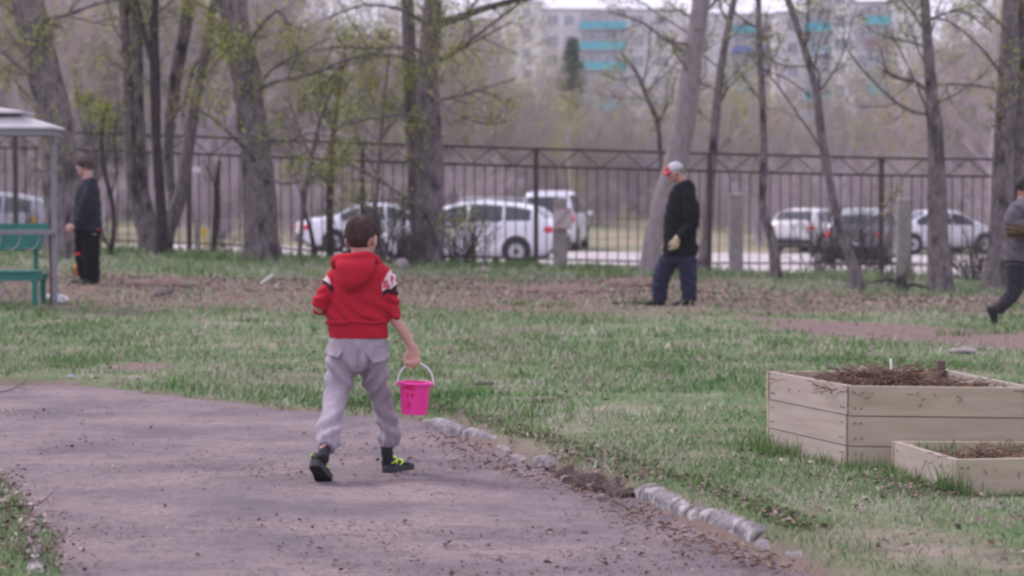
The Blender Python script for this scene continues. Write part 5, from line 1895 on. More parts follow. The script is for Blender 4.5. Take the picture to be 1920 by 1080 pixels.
m_bag = mat('white_plastic_bag', (0.62, 0.61, 0.63), 0.4)
crumple('plastic_bag', 113, 569, (0.09, 0.07, 0.06), m_bag, 'crumpled white plastic bag at the right of the canopy post', 'plastic bag')
crumple('plastic_bag', 93, 566, (0.06, 0.06, 0.05), m_bag, 'smaller crumpled white bag at the left of the canopy post', 'plastic bag')
crumple('stone', 752, 503, (0.13, 0.10, 0.09), M['concrete'], 'pale rounded stone in the scrub at the foot of the tall dark trunk', 'stone')
crumple('stone', 905, 512, (0.17, 0.10, 0.05), M['concrete'], 'flat pale slab of stone on the verge right of the tall dark trunk', 'stone')
crumple('stone', 930, 494, (0.12, 0.10, 0.07), M['concrete'], 'whitish stone under the fence near the rear wheel of the long white estate car', 'stone')
crumple('stone', 1805, 662, (0.12, 0.08, 0.025), M['concrete'], 'flat pale stone in the grass at the right, above the tall bed', 'stone', 0.012)
crumple('stone', 905, 722, (0.10, 0.07, 0.018), M['earth_clod'], 'dark molehill of earth on the lawn right of the bucket', 'stone', 0.015)
q = ground(308, 556)
mb = MB().box((0, 0, 0.05), (0.24, 0.16, 0.02), R=Matrix.Rotation(-0.22, 3, 'Y') @ Matrix.Rotation(0.25, 3, 'X'))
ob = mb.build('dark_board', mat('charred_board', (0.035, 0.032, 0.036), 0.8), None, bevel=0.004)
ob.location = q
tag(ob, 'small dark tilted board lying in the grass right of the teenager', 'board')
q = ground(500, 532)
mb = MB().beam((-0.085, -0.02, 0.0), (0.085, 0.04, 0.13), 0.05, 0.014)
ob = mb.build('white_slat', mat('white_slat_paint', (0.60, 0.59, 0.60), 0.6), None, bevel=0.003)
ob.location = q
tag(ob, 'short white slat sticking up from the dead leaves left of the boy', 'slat')
q = ground(1185, 571)
mb = MB().box((0, 0, 0.02), (0.60, 0.14, 0.03), rz=0.06)
ob = fuse('rotten_plank', mb, M['bark_dark'], None, 0.018, 2, disp=lambda c: 0.012 * noise3(c * 8, 4))
ob.location = q
tag(ob, 'dark rotten plank in the leaves left of the man in the cap', 'plank')
q = P(133, 716, 10)
x, y = pix0(133, 718)
ob = MB().lathe((0, 0, 0), [(0.018, 0), (0.018, 0.012), (0.015, 0.015)], 16).build('bottle_cap', mat('pale_blue_plastic', (0.35, 0.42, 0.62), 0.4), None)
ob.location = (x, y, max(tz1(x, y), 0.01) + 0.01)
tag(ob, 'tiny pale blue bottle cap at the far edge of the path', 'bottle cap')

# low dark mounds of raked leaves
for (px, py, r, lab) in ((1190, 535, (0.5, 0.35, 0.10), 'low heap of raked brown leaves left of the man in the cap'), (1045, 548, (0.6, 0.4, 0.09), 'wide low heap of brown leaves in the middle of the leaf strip'),
                         (300, 535, (0.45, 0.35, 0.09), 'low heap of pale dead leaves above the small dark board')):
    q = ground(px, py)
    o = fuse('leaf_heap', MB().ell((0, 0, 0), r), mat('raked_leaves', (0.20, 0.135, 0.11), 0.95, (0.10, 0.07, 0.06), 12, bump=0.8, bscale=30, col3=(0.33, 0.24, 0.2), scale3=18), None, 0.03, 1, disp=lambda c: 0.03 * noise3(c * 9, 2) + 0.02 * noise3(c * 22, 3))
    o.location = q
    tag(o, lab, 'leaf heap')
# ------------------------------------------------------------------ people
m_skin = mat('skin', (0.50, 0.30, 0.25), 0.55, (0.45, 0.24, 0.20), 9, spec=0.3)
m_skin_tan = mat('tanned_skin', (0.42, 0.22, 0.17), 0.55, (0.36, 0.17, 0.13), 9, spec=0.3)
m_eye = mat('dark_eye', (0.02, 0.015, 0.015), 0.2, spec=0.5)
m_hair = mat('brown_hair', (0.050, 0.031, 0.030), 0.65, (0.095, 0.062, 0.060), 45, (1, 1, 0.2), bump=0.9, bscale=110, spec=0.22)
m_hair_d = mat('dark_hair', (0.022, 0.015, 0.014), 0.6, bump=0.5, bscale=80, spec=0.3)
m_hood = mat_attr('red_hoodie_cloth', 0.95, 0.15, 120, 0.0)
m_pants = mat('grey_sweatpants', (0.315, 0.275, 0.315), 0.95, (0.265, 0.232, 0.268), 30, bump=0.12, bscale=160, sheen=0.1)
m_sock = mat('black_sock', (0.022, 0.021, 0.026), 0.95)
m_black = mat('black_shoe', (0.014, 0.014, 0.016), 0.6)
m_sole = mat('charcoal_sole', (0.045, 0.045, 0.055), 0.7)
m_sole_k = mat('black_outsole', (0.014, 0.013, 0.015), 0.8)
m_lime = mat('lime_trim', (0.50, 0.75, 0.05), 0.5)
m_navy = mat('navy_sweater', (0.013, 0.015, 0.024), 0.95, bump=0.15, bscale=90)
m_blk = mat('black_sweater', (0.008, 0.0075, 0.010), 0.95, bump=0.15, bscale=90, spec=0.1)
m_trk = mat('black_trousers', (0.006, 0.0055, 0.008), 0.95, spec=0.1)
m_nvt = mat('navy_trousers', (0.020, 0.022, 0.055), 0.95, (0.014, 0.015, 0.036), 6)
m_gry = mat('grey_jacket', (0.115, 0.10, 0.12), 0.95, (0.085, 0.075, 0.09), 8, bump=0.15, bscale=70)
m_chr = mat('charcoal_trousers', (0.030, 0.026, 0.035), 0.95)
m_glove = mat('cream_glove', (0.55, 0.46, 0.30), 0.9, (0.45, 0.36, 0.22), 12)
m_glove_b = mat('ochre_glove', (0.36, 0.24, 0.10), 0.9, (0.22, 0.14, 0.06), 12)
m_cap = mat('grey_cap', (0.45, 0.44, 0.47), 0.85)
m_capr = mat('red_cap_panel', (0.52, 0.035, 0.06), 0.7)


def basis(fwd, up=(0, 0, 1)):
    f = Vector(fwd).normalized()
    r = f.cross(Vector(up)).normalized()
    u = r.cross(f)
    return np.array([[r.x, f.x, u.x], [r.y, f.y, u.y], [r.z, f.z, u.z]])


def head_shapes(mb, c, R, s=1.0):
    c = np.array(c)
    w = lambda p: tuple(c + R @ (np.array(p) * s))
    e = lambda p, r: mb.ell(w(p), np.array(r) * s, R, nu=20, nv=12)
    e((0, -0.012, 0.022), (0.074, 0.094, 0.088))
    e((0, 0.032, -0.030), (0.062, 0.058, 0.082))
    e((0, 0.052, -0.088), (0.042, 0.040, 0.030))
    e((0, 0.078, 0.026), (0.048, 0.018, 0.014))
    for sx in (-1, 1):
        e((sx * 0.040, 0.062, -0.028), (0.022, 0.022, 0.022))
        e((sx * 0.076, -0.012, -0.012), (0.010, 0.022, 0.034))
        e((sx * 0.074, -0.004, -0.034), (0.009, 0.010, 0.012))
    mb.tube([w((0, 0.088, 0.012)), w((0, 0.104, -0.014)), w((0, 0.112, -0.032))], [0.009 * s, 0.012 * s, 0.015 * s], 10)
    e((0, 0.094, -0.036), (0.018, 0.014, 0.010))
    e((0, 0.086, -0.058), (0.024, 0.010, 0.0065))
    e((0, 0.084, -0.068), (0.021, 0.010, 0.007))


def eyes(parent, c, R, s, m=None):
    c = np.array(c)
    for sx in (-1, 1):
        mb = MB().ell(tuple(c + R @ (np.array((sx * 0.030, 0.083, 0.006)) * s)), np.array((0.013, 0.007, 0.007)) * s, R, nu=12, nv=8)
        mb.build('eye', m_eye, parent, smooth=True)
        MB().ell(tuple(c + R @ (np.array((sx * 0.031, 0.090, 0.024)) * s)), np.array((0.018, 0.006, 0.0045)) * s, R, nu=12, nv=6).build('eyebrow', m_hair, parent, smooth=True)


def hair(parent, c, R, s, m, keep, grow=1.07, amp=0.004, low=-0.9, seed=1, name='hair', extra=(0, 0, 0)):
    """cap of hair round the skull; keep(d) says where it stands clear of the head (d in head axes)"""
    nu, nv = 64, 40
    mb = MB().ell((0, 0, 0), (1, 1, 1), nu=nu, nv=nv)
    D = np.array(mb.v)
    k = keep(D)
    rad = np.array((0.075, 0.095, 0.090)) * grow
    k = np.asarray(k, float)
    V = D * rad * (0.86 + 0.14 * k)[:, None]
    V = V * (1 + (amp / 0.08) * noise3(D * np.array([9, 9, 4]), seed)[:, None] * k[:, None])
    V = V + np.array((0, -0.012, 0.022)) + np.array(extra)
    mb.v = [tuple(p) for p in (np.array(c) + (V * s) @ R.T)]
    return mb.build(name, m, parent, smooth=True)


def hand_shapes(mb, wrist, D, N, T, s=1.0, curl=(0.3, 0.35, 0.4, 0.45), thumb=0.3, seg=(0.6, 1.0, 0.8)):
    """palm, four fingers of unequal length bent towards the palm side N, thumb leaving side T near the wrist"""
    W = Vector(wrist)
    D, N, T = Vector(D).normalized(), Vector(N).normalized(), Vector(T).normalized()
    k = W + D * 0.088 * s
    mb.tube([W - D * 0.02 * s, W + D * 0.02 * s, W + D * 0.055 * s, k], [(0.026 * s, 0.019 * s), (0.033 * s, 0.018 * s), (0.040 * s, 0.016 * s), (0.039 * s, 0.013 * s)], 14, side=T)
    for i, ln in enumerate((0.073, 0.081, 0.076, 0.060)):
        p = k - D * 0.006 * s + T * (0.031 - 0.0205 * i) * s - D * (0.004 * (i == 0) + 0.010 * (i == 3)) * s
        a = 0.06
        pts, rad = [p - D * 0.012 * s], [0.0098 * s]
        pts.append(p); rad.append(0.0098 * s)
        for j, fr in enumerate((0.45, 0.30, 0.25)):
            a += curl[i] * seg[j] * 1.2
            p = p + (D * math.cos(a) + N * math.sin(a)) * ln * fr * s
            pts.append(p); rad.append((0.0092, 0.0085, 0.0068)[j] * s)
        mb.tube(pts, rad, 10)
    b = W + D * 0.022 * s + T * 0.026 * s
    p1 = b + (D * 0.7 + T * 0.65 + N * 0.25).normalized() * 0.036 * s
    p2 = p1 + (D * 0.9 + T * (0.35 - thumb) + N * (0.2 + thumb)).normalized() * 0.030 * s
    p3 = p2 + (D * 0.8 - T * thumb * 0.8 + N * (0.3 + thumb)).normalized() * 0.022 * s
    mb.tube([b, p1, p2, p3], [0.014 * s, 0.0115 * s, 0.0100 * s, 0.0075 * s], 10)


def shoe(parent, heel, fwd, up, L, upper, sole, w=0.040, accent=None, h=0.085, out=None):
    """heel = bottom of the heel; axes fwd and up"""
    f = Vector(fwd).normalized()
    r = f.cross(Vector(up)).normalized()
    u = r.cross(f)
    h0 = Vector(heel)
    W = lambda x, y, z: h0 + r * x + f * y + u * z
    ks = L / 0.26
    prof = [(0.0, 0.55, h), (0.04, 0.80, h * 1.02), (0.09, 0.80, h * 0.95), (0.14, 0.86, h * 0.74), (0.19, 1.0, h * 0.58), (0.23, 0.90, h * 0.48), (0.258, 0.50, h * 0.36)]
    mb = MB()
    rows = []
    for y, ww, hh in prof:
        y *= ks
        ring = []
        for a in np.linspace(0, 2 * math.pi, 16, endpoint=False):
            ring.append(W(math.cos(a) * ww * w, y, 0.018 + (hh - 0.018) * (0.5 + 0.5 * math.sin(a)) ** 0.8))
        rows.append(ring)
    n = 16
    V = [p for q in rows for p in q]
    F = [(i * n + j, i * n + (j + 1) % n, (i + 1) * n + (j + 1) % n, (i + 1) * n + j) for i in range(len(rows) - 1) for j in range(n)]
    F += [tuple(range(n))[::-1], tuple(range((len(rows) - 1) * n, len(rows) * n))]
    mb.add(V, F)
    sh = mb.build('shoe', upper, parent, smooth=True)
    outl = [(0.0, -0.4), (0.0, 0.4), (0.03, 0.78), (0.09, 0.80), (0.14, 0.88), (0.19, 1.06), (0.235, 0.85), (0.264, 0.35), (0.264, -0.35), (0.235, -0.85), (0.19, -1.06), (0.14, -0.88), (0.09, -0.80), (0.03, -0.78)]
    mb = MB()
    m = len(outl)
    bot = [W(x * w * 1.04, y * ks, 0.0) for y, x in outl]
    top = [W(x * w * 1.08, (y - 0.002) * ks, 0.028 + 0.006 * (y < 0.1)) for y, x in outl]
    mb.add(bot + top, [(i, (i + 1) % m, m + (i + 1) % m, m + i) for i in range(m)] + [tuple(range(m, 2 * m)), tuple(range(m))[::-1]])
    mb.build('sole', sole, sh, bevel=0.004)
    if out is not None:                                    # dark outsole with a few tread bars
        mb = MB().add([W(x * w * 0.98, (y - 0.001) * ks, -0.004) for y, x in outl] + [W(x * w * 0.98, (y - 0.001) * ks, 0.001) for y, x in outl],
                      [(i, (i + 1) % m, m + (i + 1) % m, m + i) for i in range(m)] + [tuple(range(m, 2 * m)), tuple(range(m))[::-1]])
        mb.build('outsole', out, sh)
    if accent is not None:
        mb = MB()
        for sx in (-1, 1):
            for (ya, za, yb, zb) in ((0.02, 0.045, 0.085, 0.062), (0.085, 0.062, 0.06, 0.040), (0.095, 0.030, 0.15, 0.055)):
                pts = []
                for t_ in np.linspace(0, 1, 5):
                    y, z = ya + (yb - ya) * t_, za + (zb - za) * t_
                    ww = float(np.interp(y, [p[0] for p in prof], [p[1] for p in prof])) * w
                    hh = float(np.interp(y, [p[0] for p in prof], [p[2] for p in prof]))
                    q = min(1.0, max(0.0, (z - 0.018) / (hh - 0.018)))
                    a = math.asin(max(-1, min(1, 2 * q ** 1.25 - 1)))
                    pts.append(W(sx * (math.cos(a) * ww + 0.002), y * ks, z))
                mb.tube(pts, 0.0042, 8)
        mb.tube([W(math.cos(a) * 0.033, (0.045 + 0.040 * math.sin(a)) * ks, h * 1.0 + 0.004) for a in np.linspace(-0.2, math.pi + 0.2, 12)], 0.005, 8)
        mb.build('lime_trim', accent, sh, smooth=True)
    return sh


def project(co, base):
    """pixel at which a local point of a figure shows (used to lay printed patterns on cloth)"""
    w = np.asarray(co) + np.array(base)
    y = w[:, 1]
    zc = w[:, 2] - CAM_H
    dep = y * CT - zc * ST
    v = y * ST + zc * CT
    return 960 + FPX * w[:, 0] / dep, 540 - FPX * v / dep


# ---- the boy
Y0 = 12.0
bb = P(672, 889, Y0)
base = Vector((bb.x, Y0, 0.0))
boy = thing('person', base, 'boy walking away in a red hooded sweatshirt and grey sweatpants, carrying the pink bucket', 'person')


def Lb(px, py, dy=0.0):
    q = P(px, py, Y0 + dy) - base
    return (q.x, q.y, q.z)


PM = FPX / Y0                                               # pixels per metre at the boy
r_ = lambda px: px / PM
hc = Lb(678, 446, 0.02)
Rh = basis((math.sin(math.radians(14)), math.cos(math.radians(14)), -0.06))
SK = dict(sh_r=Lb(722, 521), el_r=Lb(738, 592, 0.0), wr_r=Lb(774, 653, 0.0), sh_l=Lb(630, 524), el_l=Lb(600, 570, -0.03), wr_l=Lb(618, 590, 0.16),
          hip_l=Lb(648, 668), hip_r=Lb(700, 668), kn_l=Lb(633, 742, -0.06), kn_r=Lb(716, 742, 0.10), an_l=Lb(606, 846, -0.40), an_r=Lb(726, 850, 0.12))
mb = MB()
head_shapes(mb, hc, Rh, 0.97)
mb.tube([tuple(np.array(hc) + Rh @ np.array((0, -0.02, -0.03))), Lb(677, 478), Lb(676, 500)], [0.050, 0.046, 0.055], 16)
mb.tube([Lb(677, 488), Lb(677, 510), Lb(675, 560), Lb(672, 610), Lb(672, 650), Lb(672, 678)], [(r_(20), 0.045), (r_(44), 0.06), (r_(40), 0.065), (r_(38), 0.062), (r_(42), 0.07), (r_(34), 0.06)], 18, n=14, side=(1, 0, 0))
mb.tube([Lb(700, 512), SK['sh_r'], SK['el_r'], Lb(756, 620, 0.0), SK['wr_r']], [0.032, 0.036, 0.029, 0.026, 0.020], 14, n=16)
mb.tube([Lb(655, 512), SK['sh_l'], SK['el_l'], Lb(606, 582, 0.06), SK['wr_l']], [0.032, 0.036, 0.029, 0.026, 0.020], 14, n=16)
mb.tube([SK['hip_l'], SK['kn_l'], Lb(614, 808, -0.28), SK['an_l']], [0.056, 0.036, 0.027, 0.021], 14, n=14)
mb.tube([SK['hip_r'], SK['kn_r'], Lb(726, 805, 0.10), SK['an_r']], [0.056, 0.036, 0.027, 0.021], 14, n=14)
hand_shapes(mb, SK['wr_r'], (0.06, 0.0, -1), (0, -1, 0), (-1, 0, 0), 0.93, (1.15, 1.2, 1.2, 1.25), 0.5, (0.75, 1.2, 0.9))
hand_shapes(mb, SK['wr_l'], (0.25, 0.95, 0.1), (0, 0.1, -1), (1, 0, 0), 0.80, (0.4, 0.45, 0.5, 0.5))
fuse('body', mb, m_skin, boy, 0.0045, 4)
eyes(boy, hc, Rh, 0.97)


def keep_boy(D):
    x, y, z = D[:, 0], D[:, 1], D[:, 2]
    w = sstep(-0.99, -0.78, z - 0.08 * np.abs(x))                       # tapered nape
    w = w * (1 - sstep(0.30, 0.46, y) * (1 - sstep(0.36, 0.50, z)))     # face
    w = w * (1 - sstep(0.58, 0.74, np.abs(x)) * (1 - sstep(-0.30, -0.12, z)) * sstep(-0.62, -0.35, y))   # ears
    return w * (1 - sstep(0.10, 0.26, y) * (1 - sstep(-0.2, 0.0, z)))


hair(boy, hc, Rh, 0.97, m_hair, keep_boy, 1.045, 0.002)
rs = np.random.default_rng(17)
D_ = rs.normal(0, 1, (9000, 3))
D_ /= np.linalg.norm(D_, axis=1)[:, None]
D_ = D_[(keep_boy(D_) > 0.97) & (D_[:, 2] > -0.52)]
S_ = D_ * np.array((0.075, 0.095, 0.090)) * 1.03
cr_ = np.array((0.012, -0.045, 0.085))                     # strands run away from the crown
fl = S_ - cr_
fl -= D_ * (fl * D_).sum(1)[:, None]
fl /= np.linalg.norm(fl, axis=1)[:, None] + 1e-6
fl = fl + rs.normal(0, 0.22, fl.shape) + D_ * 0.05
ln_ = rs.uniform(0.010, 0.020, len(S_))[:, None]
A_ = np.stack([S_, S_ + fl * ln_ * 0.5 + D_ * 0.002, S_ + fl * ln_ - D_ * 0.001], 1) + np.array((0, -0.012, 0.022))
A_ = np.array(hc) + (A_ * 0.97) @ Rh.T
V_, Q_ = tubes_np(A_, np.tile(np.array([[0.0011, 0.0009, 0.0003]]), (len(A_), 1)), 3)
hs = link_mesh('hair_strands', np_mesh('hair_strands', V_, Q_), mat_island('hair_strands', [(0.045, 0.028, 0.027), (0.095, 0.061, 0.058), (0.165, 0.112, 0.106)], 0.5, 3.0, 0.1), boy, smooth=False)
hs['kind'] = 'stuff'

# hooded sweatshirt
mb = MB()
mb.tube([Lb(678, 484), Lb(678, 492), Lb(678, 505), Lb(678, 522), Lb(675, 548), Lb(671, 575), Lb(670, 597), Lb(671, 610), Lb(672, 622), Lb(672, 634)],
        [(r_(26), 0.062), (r_(38), 0.075), (r_(54), 0.090), (r_(60), 0.100), (r_(60), 0.104), (r_(59), 0.106), (r_(60), 0.110), (r_(57.5), 0.103), (r_(56), 0.100), (r_(56), 0.098)], 28, n=40, side=(1, 0, 0))
mb.tube([Lb(706, 511), Lb(722, 521), Lb(729, 550, -0.005), Lb(733, 574), Lb(738, 592), Lb(740, 599)], [r_(16), r_(20), r_(18), r_(17), r_(16.5), r_(14)], 18, n=22)
mb.tube([Lb(646, 511), Lb(630, 522), Lb(614, 546, -0.02), Lb(603, 564, -0.03), Lb(601, 574, 0.02), Lb(604, 580, 0.06)], [r_(16), r_(20), r_(17), r_(16), r_(15.5), r_(14)], 18, n=22)
# hood lying on the back: rolled opening and the hanging bag
mb.tube([Lb(631, 500, 0.02), Lb(627, 492, -0.03), Lb(635, 485, -0.078), Lb(656, 483, -0.108), Lb(682, 480, -0.102), Lb(701, 486, -0.055), Lb(707, 497, 0.02), Lb(692, 506, 0.09)], [0.020, 0.024, 0.026, 0.026, 0.026, 0.027, 0.027, 0.02], 14, n=34)
mb.tube([Lb(631, 500, 0.0), Lb(648, 506, 0.06), Lb(675, 508, 0.09)], [0.022, 0.02, 0.02], 12, n=10)
mb.tube([Lb(667, 486, -0.090), Lb(665, 502, -0.122), Lb(661, 519, -0.132), Lb(657, 531, -0.135), Lb(655, 538, -0.124), Lb(654, 542, -0.108)],
        [(r_(36), 0.034), (r_(36), 0.040), (r_(29), 0.038), (r_(20), 0.031), (r_(12), 0.022), (r_(5), 0.013)], 24, n=22, side=(1, 0, 0))
A_r, B_r = np.array(Lb(722, 521)), np.array(Lb(738, 597))
A_l, B_l = np.array(Lb(630, 524)), np.array(Lb(600, 572, -0.03))


def dye_boy(co):
    c = np.tile(np.array([0.39, 0.011, 0.027]), (len(co), 1))
    for A, B, sgn in ((A_r, B_r, 1), (A_l, B_l, -1)):
        d = B - A
        L2 = d.dot(d)
        t = ((co - A) @ d) / L2
        q = A + t[:, None] * d
        dist = np.linalg.norm(co - q, axis=1)
        px, py = project(co, base)
        lat = (px - (706 if sgn > 0 else 626)) * sgn
        zig = 0.04 * np.abs(((px * 0.09) % 2) - 1) + 0.03 * noise3(co * 60, 3)
        on = (dist < 0.075) & (lat > 0)
        wob = 0.05 * noise3(co * 40, 9)
        lowedge = 0.27 - 0.0012 * lat + zig
        white = on & (t > 0.34 - lat * 0.021 + wob) & (t < lowedge)
        black = on & (t >= lowedge) & (t < lowedge + 0.17 + 0.08 * noise3(co * 25, 4))
        white = white & ((sgn > 0) | (lat > 6))
        c[white] = (0.62, 0.50, 0.53)
        fl = white & (noise3(co * np.array([75, 75, 40]), 12) > 0.30)
        c[fl] = (0.50, 0.10, 0.14)
        c[black] = (0.030, 0.010, 0.014)
    return c


def fold_hood(co):
    px, py = project(co, base)
    d = 0.0045 * noise3(co * np.array([11, 11, 7]), 21)
    hem = np.exp(-((py - 605) / 9.0) ** 2)
    d = d + 0.006 * hem * np.sin((py - 600) * 0.55 + 2.0 * noise3(co * 12, 5))
    dg_ = co[:, 2] * 1.0 + co[:, 0] * 0.75
    mask = sstep(545, 575, py) * (1 - sstep(600, 612, py))
    d = d + 0.0055 * mask * np.sin(dg_ * 75 + 3 * noise3(co * 6, 6))
    d = d - 0.010 * np.exp(-((py - 614) / 2.2) ** 2) * 0.5
    arm = (np.abs(px - 672) > 62)
    d = d + arm * 0.0045 * np.sin(co[:, 2] * 150 + 40 * co[:, 0] + 2.5 * noise3(co * 14, 8))
    return d


fuse('hoodie', mb, m_hood, boy, 0.0055, 4, disp=fold_hood, dye=dye_boy)

# sweatpants
mb = MB()
mb.tube([Lb(672, 622), Lb(672, 640), Lb(672, 660), Lb(672, 680), Lb(672, 694)], [(r_(50), 0.090), (r_(55), 0.098), (r_(56.5), 0.108), (r_(56), 0.104), (r_(41), 0.078)], 28, n=16, side=(1, 0, 0))
mb.tube([Lb(645, 668, 0.0), Lb(638, 705, -0.02), Lb(630, 742, -0.06), Lb(621, 782, -0.18), Lb(615, 812, -0.29), Lb(613, 828, -0.335), Lb(612, 836, -0.36), Lb(611, 841, -0.375)],
        [r_(31), r_(28.5), r_(23.5), r_(21), r_(22), r_(21.5), r_(18), r_(16.5)], 22, n=34)
mb.tube([Lb(700, 668, 0.0), Lb(703, 705, 0.05), Lb(713, 742, 0.10), Lb(723, 780, 0.11), Lb(729, 806, 0.11), Lb(728, 824, 0.115), Lb(726, 834, 0.12), Lb(725, 840, 0.12)],
        [r_(31), r_(27), r_(20.5), r_(19.5), r_(21), r_(21.5), r_(17.5), r_(16)], 22, n=34)


def fold_pants(co):
    px, py = project(co, base)
    d = 0.009 * noise3(co * np.array([13, 13, 5]), 31) + 0.004 * noise3(co * np.array([30, 30, 12]), 32)
    low = sstep(790, 825, py) * (1 - sstep(832, 840, py))
    d = d + 0.006 * low * np.sin(px * 0.42 + 3 * noise3(co * 8, 33))
    kn = np.exp(-((py - 700) / 45.0) ** 2)
    left = px < 672
    sl = np.where(left, co[:, 2] * 60 + co[:, 0] * 55, co[:, 2] * 60 - co[:, 0] * 60)
    d = d + 0.011 * kn * np.sin(sl + 2.6 * noise3(co * 6, 34)) * (0.4 + 0.6 * np.clip(noise3(co * 5, 35) + 0.5, 0, 1))
    calf = np.exp(-((py - 795) / 26.0) ** 2)
    d = d + 0.009 * calf * np.sin(co[:, 2] * 85 + np.where(left, -50, 50) * co[:, 0] + 2 * noise3(co * 7, 36))
    d = d - 0.012 * np.exp(-((px - 672) / 3.5) ** 2) * sstep(650, 668, py) * (1 - sstep(690, 700, py))
    return d


pants = fuse('sweatpants', mb, m_pants, boy, 0.006, 4, disp=fold_pants)
# pocket flaps standing off the hips
bvh = BVHTree.FromPolygons([v.co for v in pants.data.vertices], [p.vertices for p in pants.data.polygons])


def flap(quad, lift):
    G = []
    for v in np.linspace(0, 1, 7):
        row = []
        for u in np.linspace(0, 1, 9):
            tl, tr, br, bl = [np.array(p, float) for p in quad]
            p = (tl * (1 - u) + tr * u) * (1 - v) + (bl * (1 - u) + br * u) * v
            q = Vector(Lb(p[0], p[1], 0.0))
            hit = bvh.ray_cast(Vector((q.x, -1.0, q.z)), Vector((0, 1, 0)))
            y = hit[0].y if hit[0] is not None else 0.02
            row.append((q.x, min(y, 0.015) - 0.007 - lift * v ** 1.5, q.z))
        G.append(row)
    G = np.array(G)
    for k in range(2):                                     # relax
        G[1:-1, 1:-1, 1] = (G[:-2, 1:-1, 1] + G[2:, 1:-1, 1] + G[1:-1, :-2, 1] + G[1:-1, 2:, 1]) / 4
    MB().slab(G, (0, 1, 0), 0.005).build('pocket_flap', m_pants, boy, smooth=False)


flap([(617, 641), (647, 653), (636, 668), (608, 661)], 0.020)
flap([(688, 655), (728, 642), (731, 671), (699, 679)], 0.020)
MB().tube([Lb(612, 832, -0.33), Lb(609, 843, -0.375), Lb(607, 853, -0.415), Lb(605, 862, -0.44)], [0.031, 0.029, 0.029, 0.031], 16, n=12).build('sock', m_sock, boy, smooth=True)
MB().tube([Lb(725, 826, 0.12), Lb(725.5, 848, 0.12), Lb(728, 862, 0.13), Lb(731, 872, 0.14)], [0.031, 0.030, 0.029, 0.031], 16, n=12).build('sock', m_sock, boy, smooth=True)
toe = Vector(Lb(610, 906, -0.29))
heel = Vector(Lb(589, 873, -0.455))
fl_ = (toe - heel).normalized()
up_ = Vector((0.12, 0.62, 0.78))
shoe(boy, heel, fl_, up_, 0.215, m_black, m_sole, 0.041, m_lime, 0.070, m_sole_k)
h2 = Vector(Lb(721, 888, 0.115))
h2.z = 0.004
shoe(boy, h2, (0.60, 0.80, 0), (0, 0, 1), 0.215, m_black, m_sole, 0.041, m_lime, 0.070, m_sole_k)

# ---- the pink bucket in his hand
m_pink = mat('pink_plastic', (0.74, 0.030, 0.27), 0.38, spec=0.5)
m_pink2 = mat('pink_rim', (0.84, 0.05, 0.36), 0.3, spec=0.5)
m_wht = mat('white_plastic_handle', (0.66, 0.62, 0.64), 0.4)
m_ink = mat('red_marker_ink', (0.60, 0.012, 0.06), 0.6)
hand_dy = -0.022
rimc = P(778, 716, Y0 + hand_dy)
botc = P(776.5, 776, Y0 + hand_dy)
H = rimc.z - botc.z
rt, rb = 29.5 / PM, 24.2 / PM
bk = thing('bucket', botc, 'small pink bucket with a white handle and red marker scrawl in the boy\'s hand', 'bucket', rotz=0.0)
bk.rotation_euler = (0, math.radians(2.2), 0)
MB().lathe((0, 0, 0), [(0.001, 0.0), (rb, 0.0), (rb + 0.0006, 0.004), (rt - 0.002, H - 0.006), (rt, H), (rt - 0.004, H), (rb - 0.002, 0.005), (0.001, 0.005)], 48, cap=False).build('pail', m_pink, bk, smooth=False)
MB().lathe((0, 0, 0), [(rt - 0.003, H - 0.014), (rt + 0.005, H - 0.013), (rt + 0.007, H - 0.004), (rt + 0.004, H + 0.001), (rt - 0.003, H + 0.001), (rt - 0.003, H - 0.014)], 48, cap=False).build('rim', m_pink2, bk, smooth=True)
hr = rt + 0.010
top_h = P(778, 682, Y0 + hand_dy).z - botc.z + 0.004
pts = [(math.cos(a) * hr * 1.02, 0, H - 0.016 + math.sin(a) ** 0.9 * (top_h - H + 0.016)) for a in np.linspace(0.0001, math.pi - 0.0001, 25)]
MB().tube(pts, [(0.0037, 0.0056)] * len(pts), 10, side=(0, 1, 0)).build('handle', m_wht, bk, smooth=True)
mb = MB()
for sx in (-1, 1):
    mb.ell((sx * (rt + 0.008), 0, H - 0.014), (0.006, 0.011, 0.013))
mb.build('handle_lug', m_pink2, bk, smooth=True)


def ink(strokes):
    mb = MB()
    for st in strokes:
        pts = []
        st = [np.array(p, float) for p in st]
        for a, b in zip(st[:-1], st[1:]):
            for t_ in np.linspace(0, 1, 6):
                x, z = a + (b - a) * t_
                z2 = z * H
                rr = rb + (rt - rb) * z / 1.0 + 0.0012
                th = x / 0.075
                pts.append((math.sin(th) * rr, -math.cos(th) * rr, z2))
        mb.tube(pts, [0.0030] * len(pts), 6)
    mb.build('marker_writing', m_ink, bk, smooth=True)


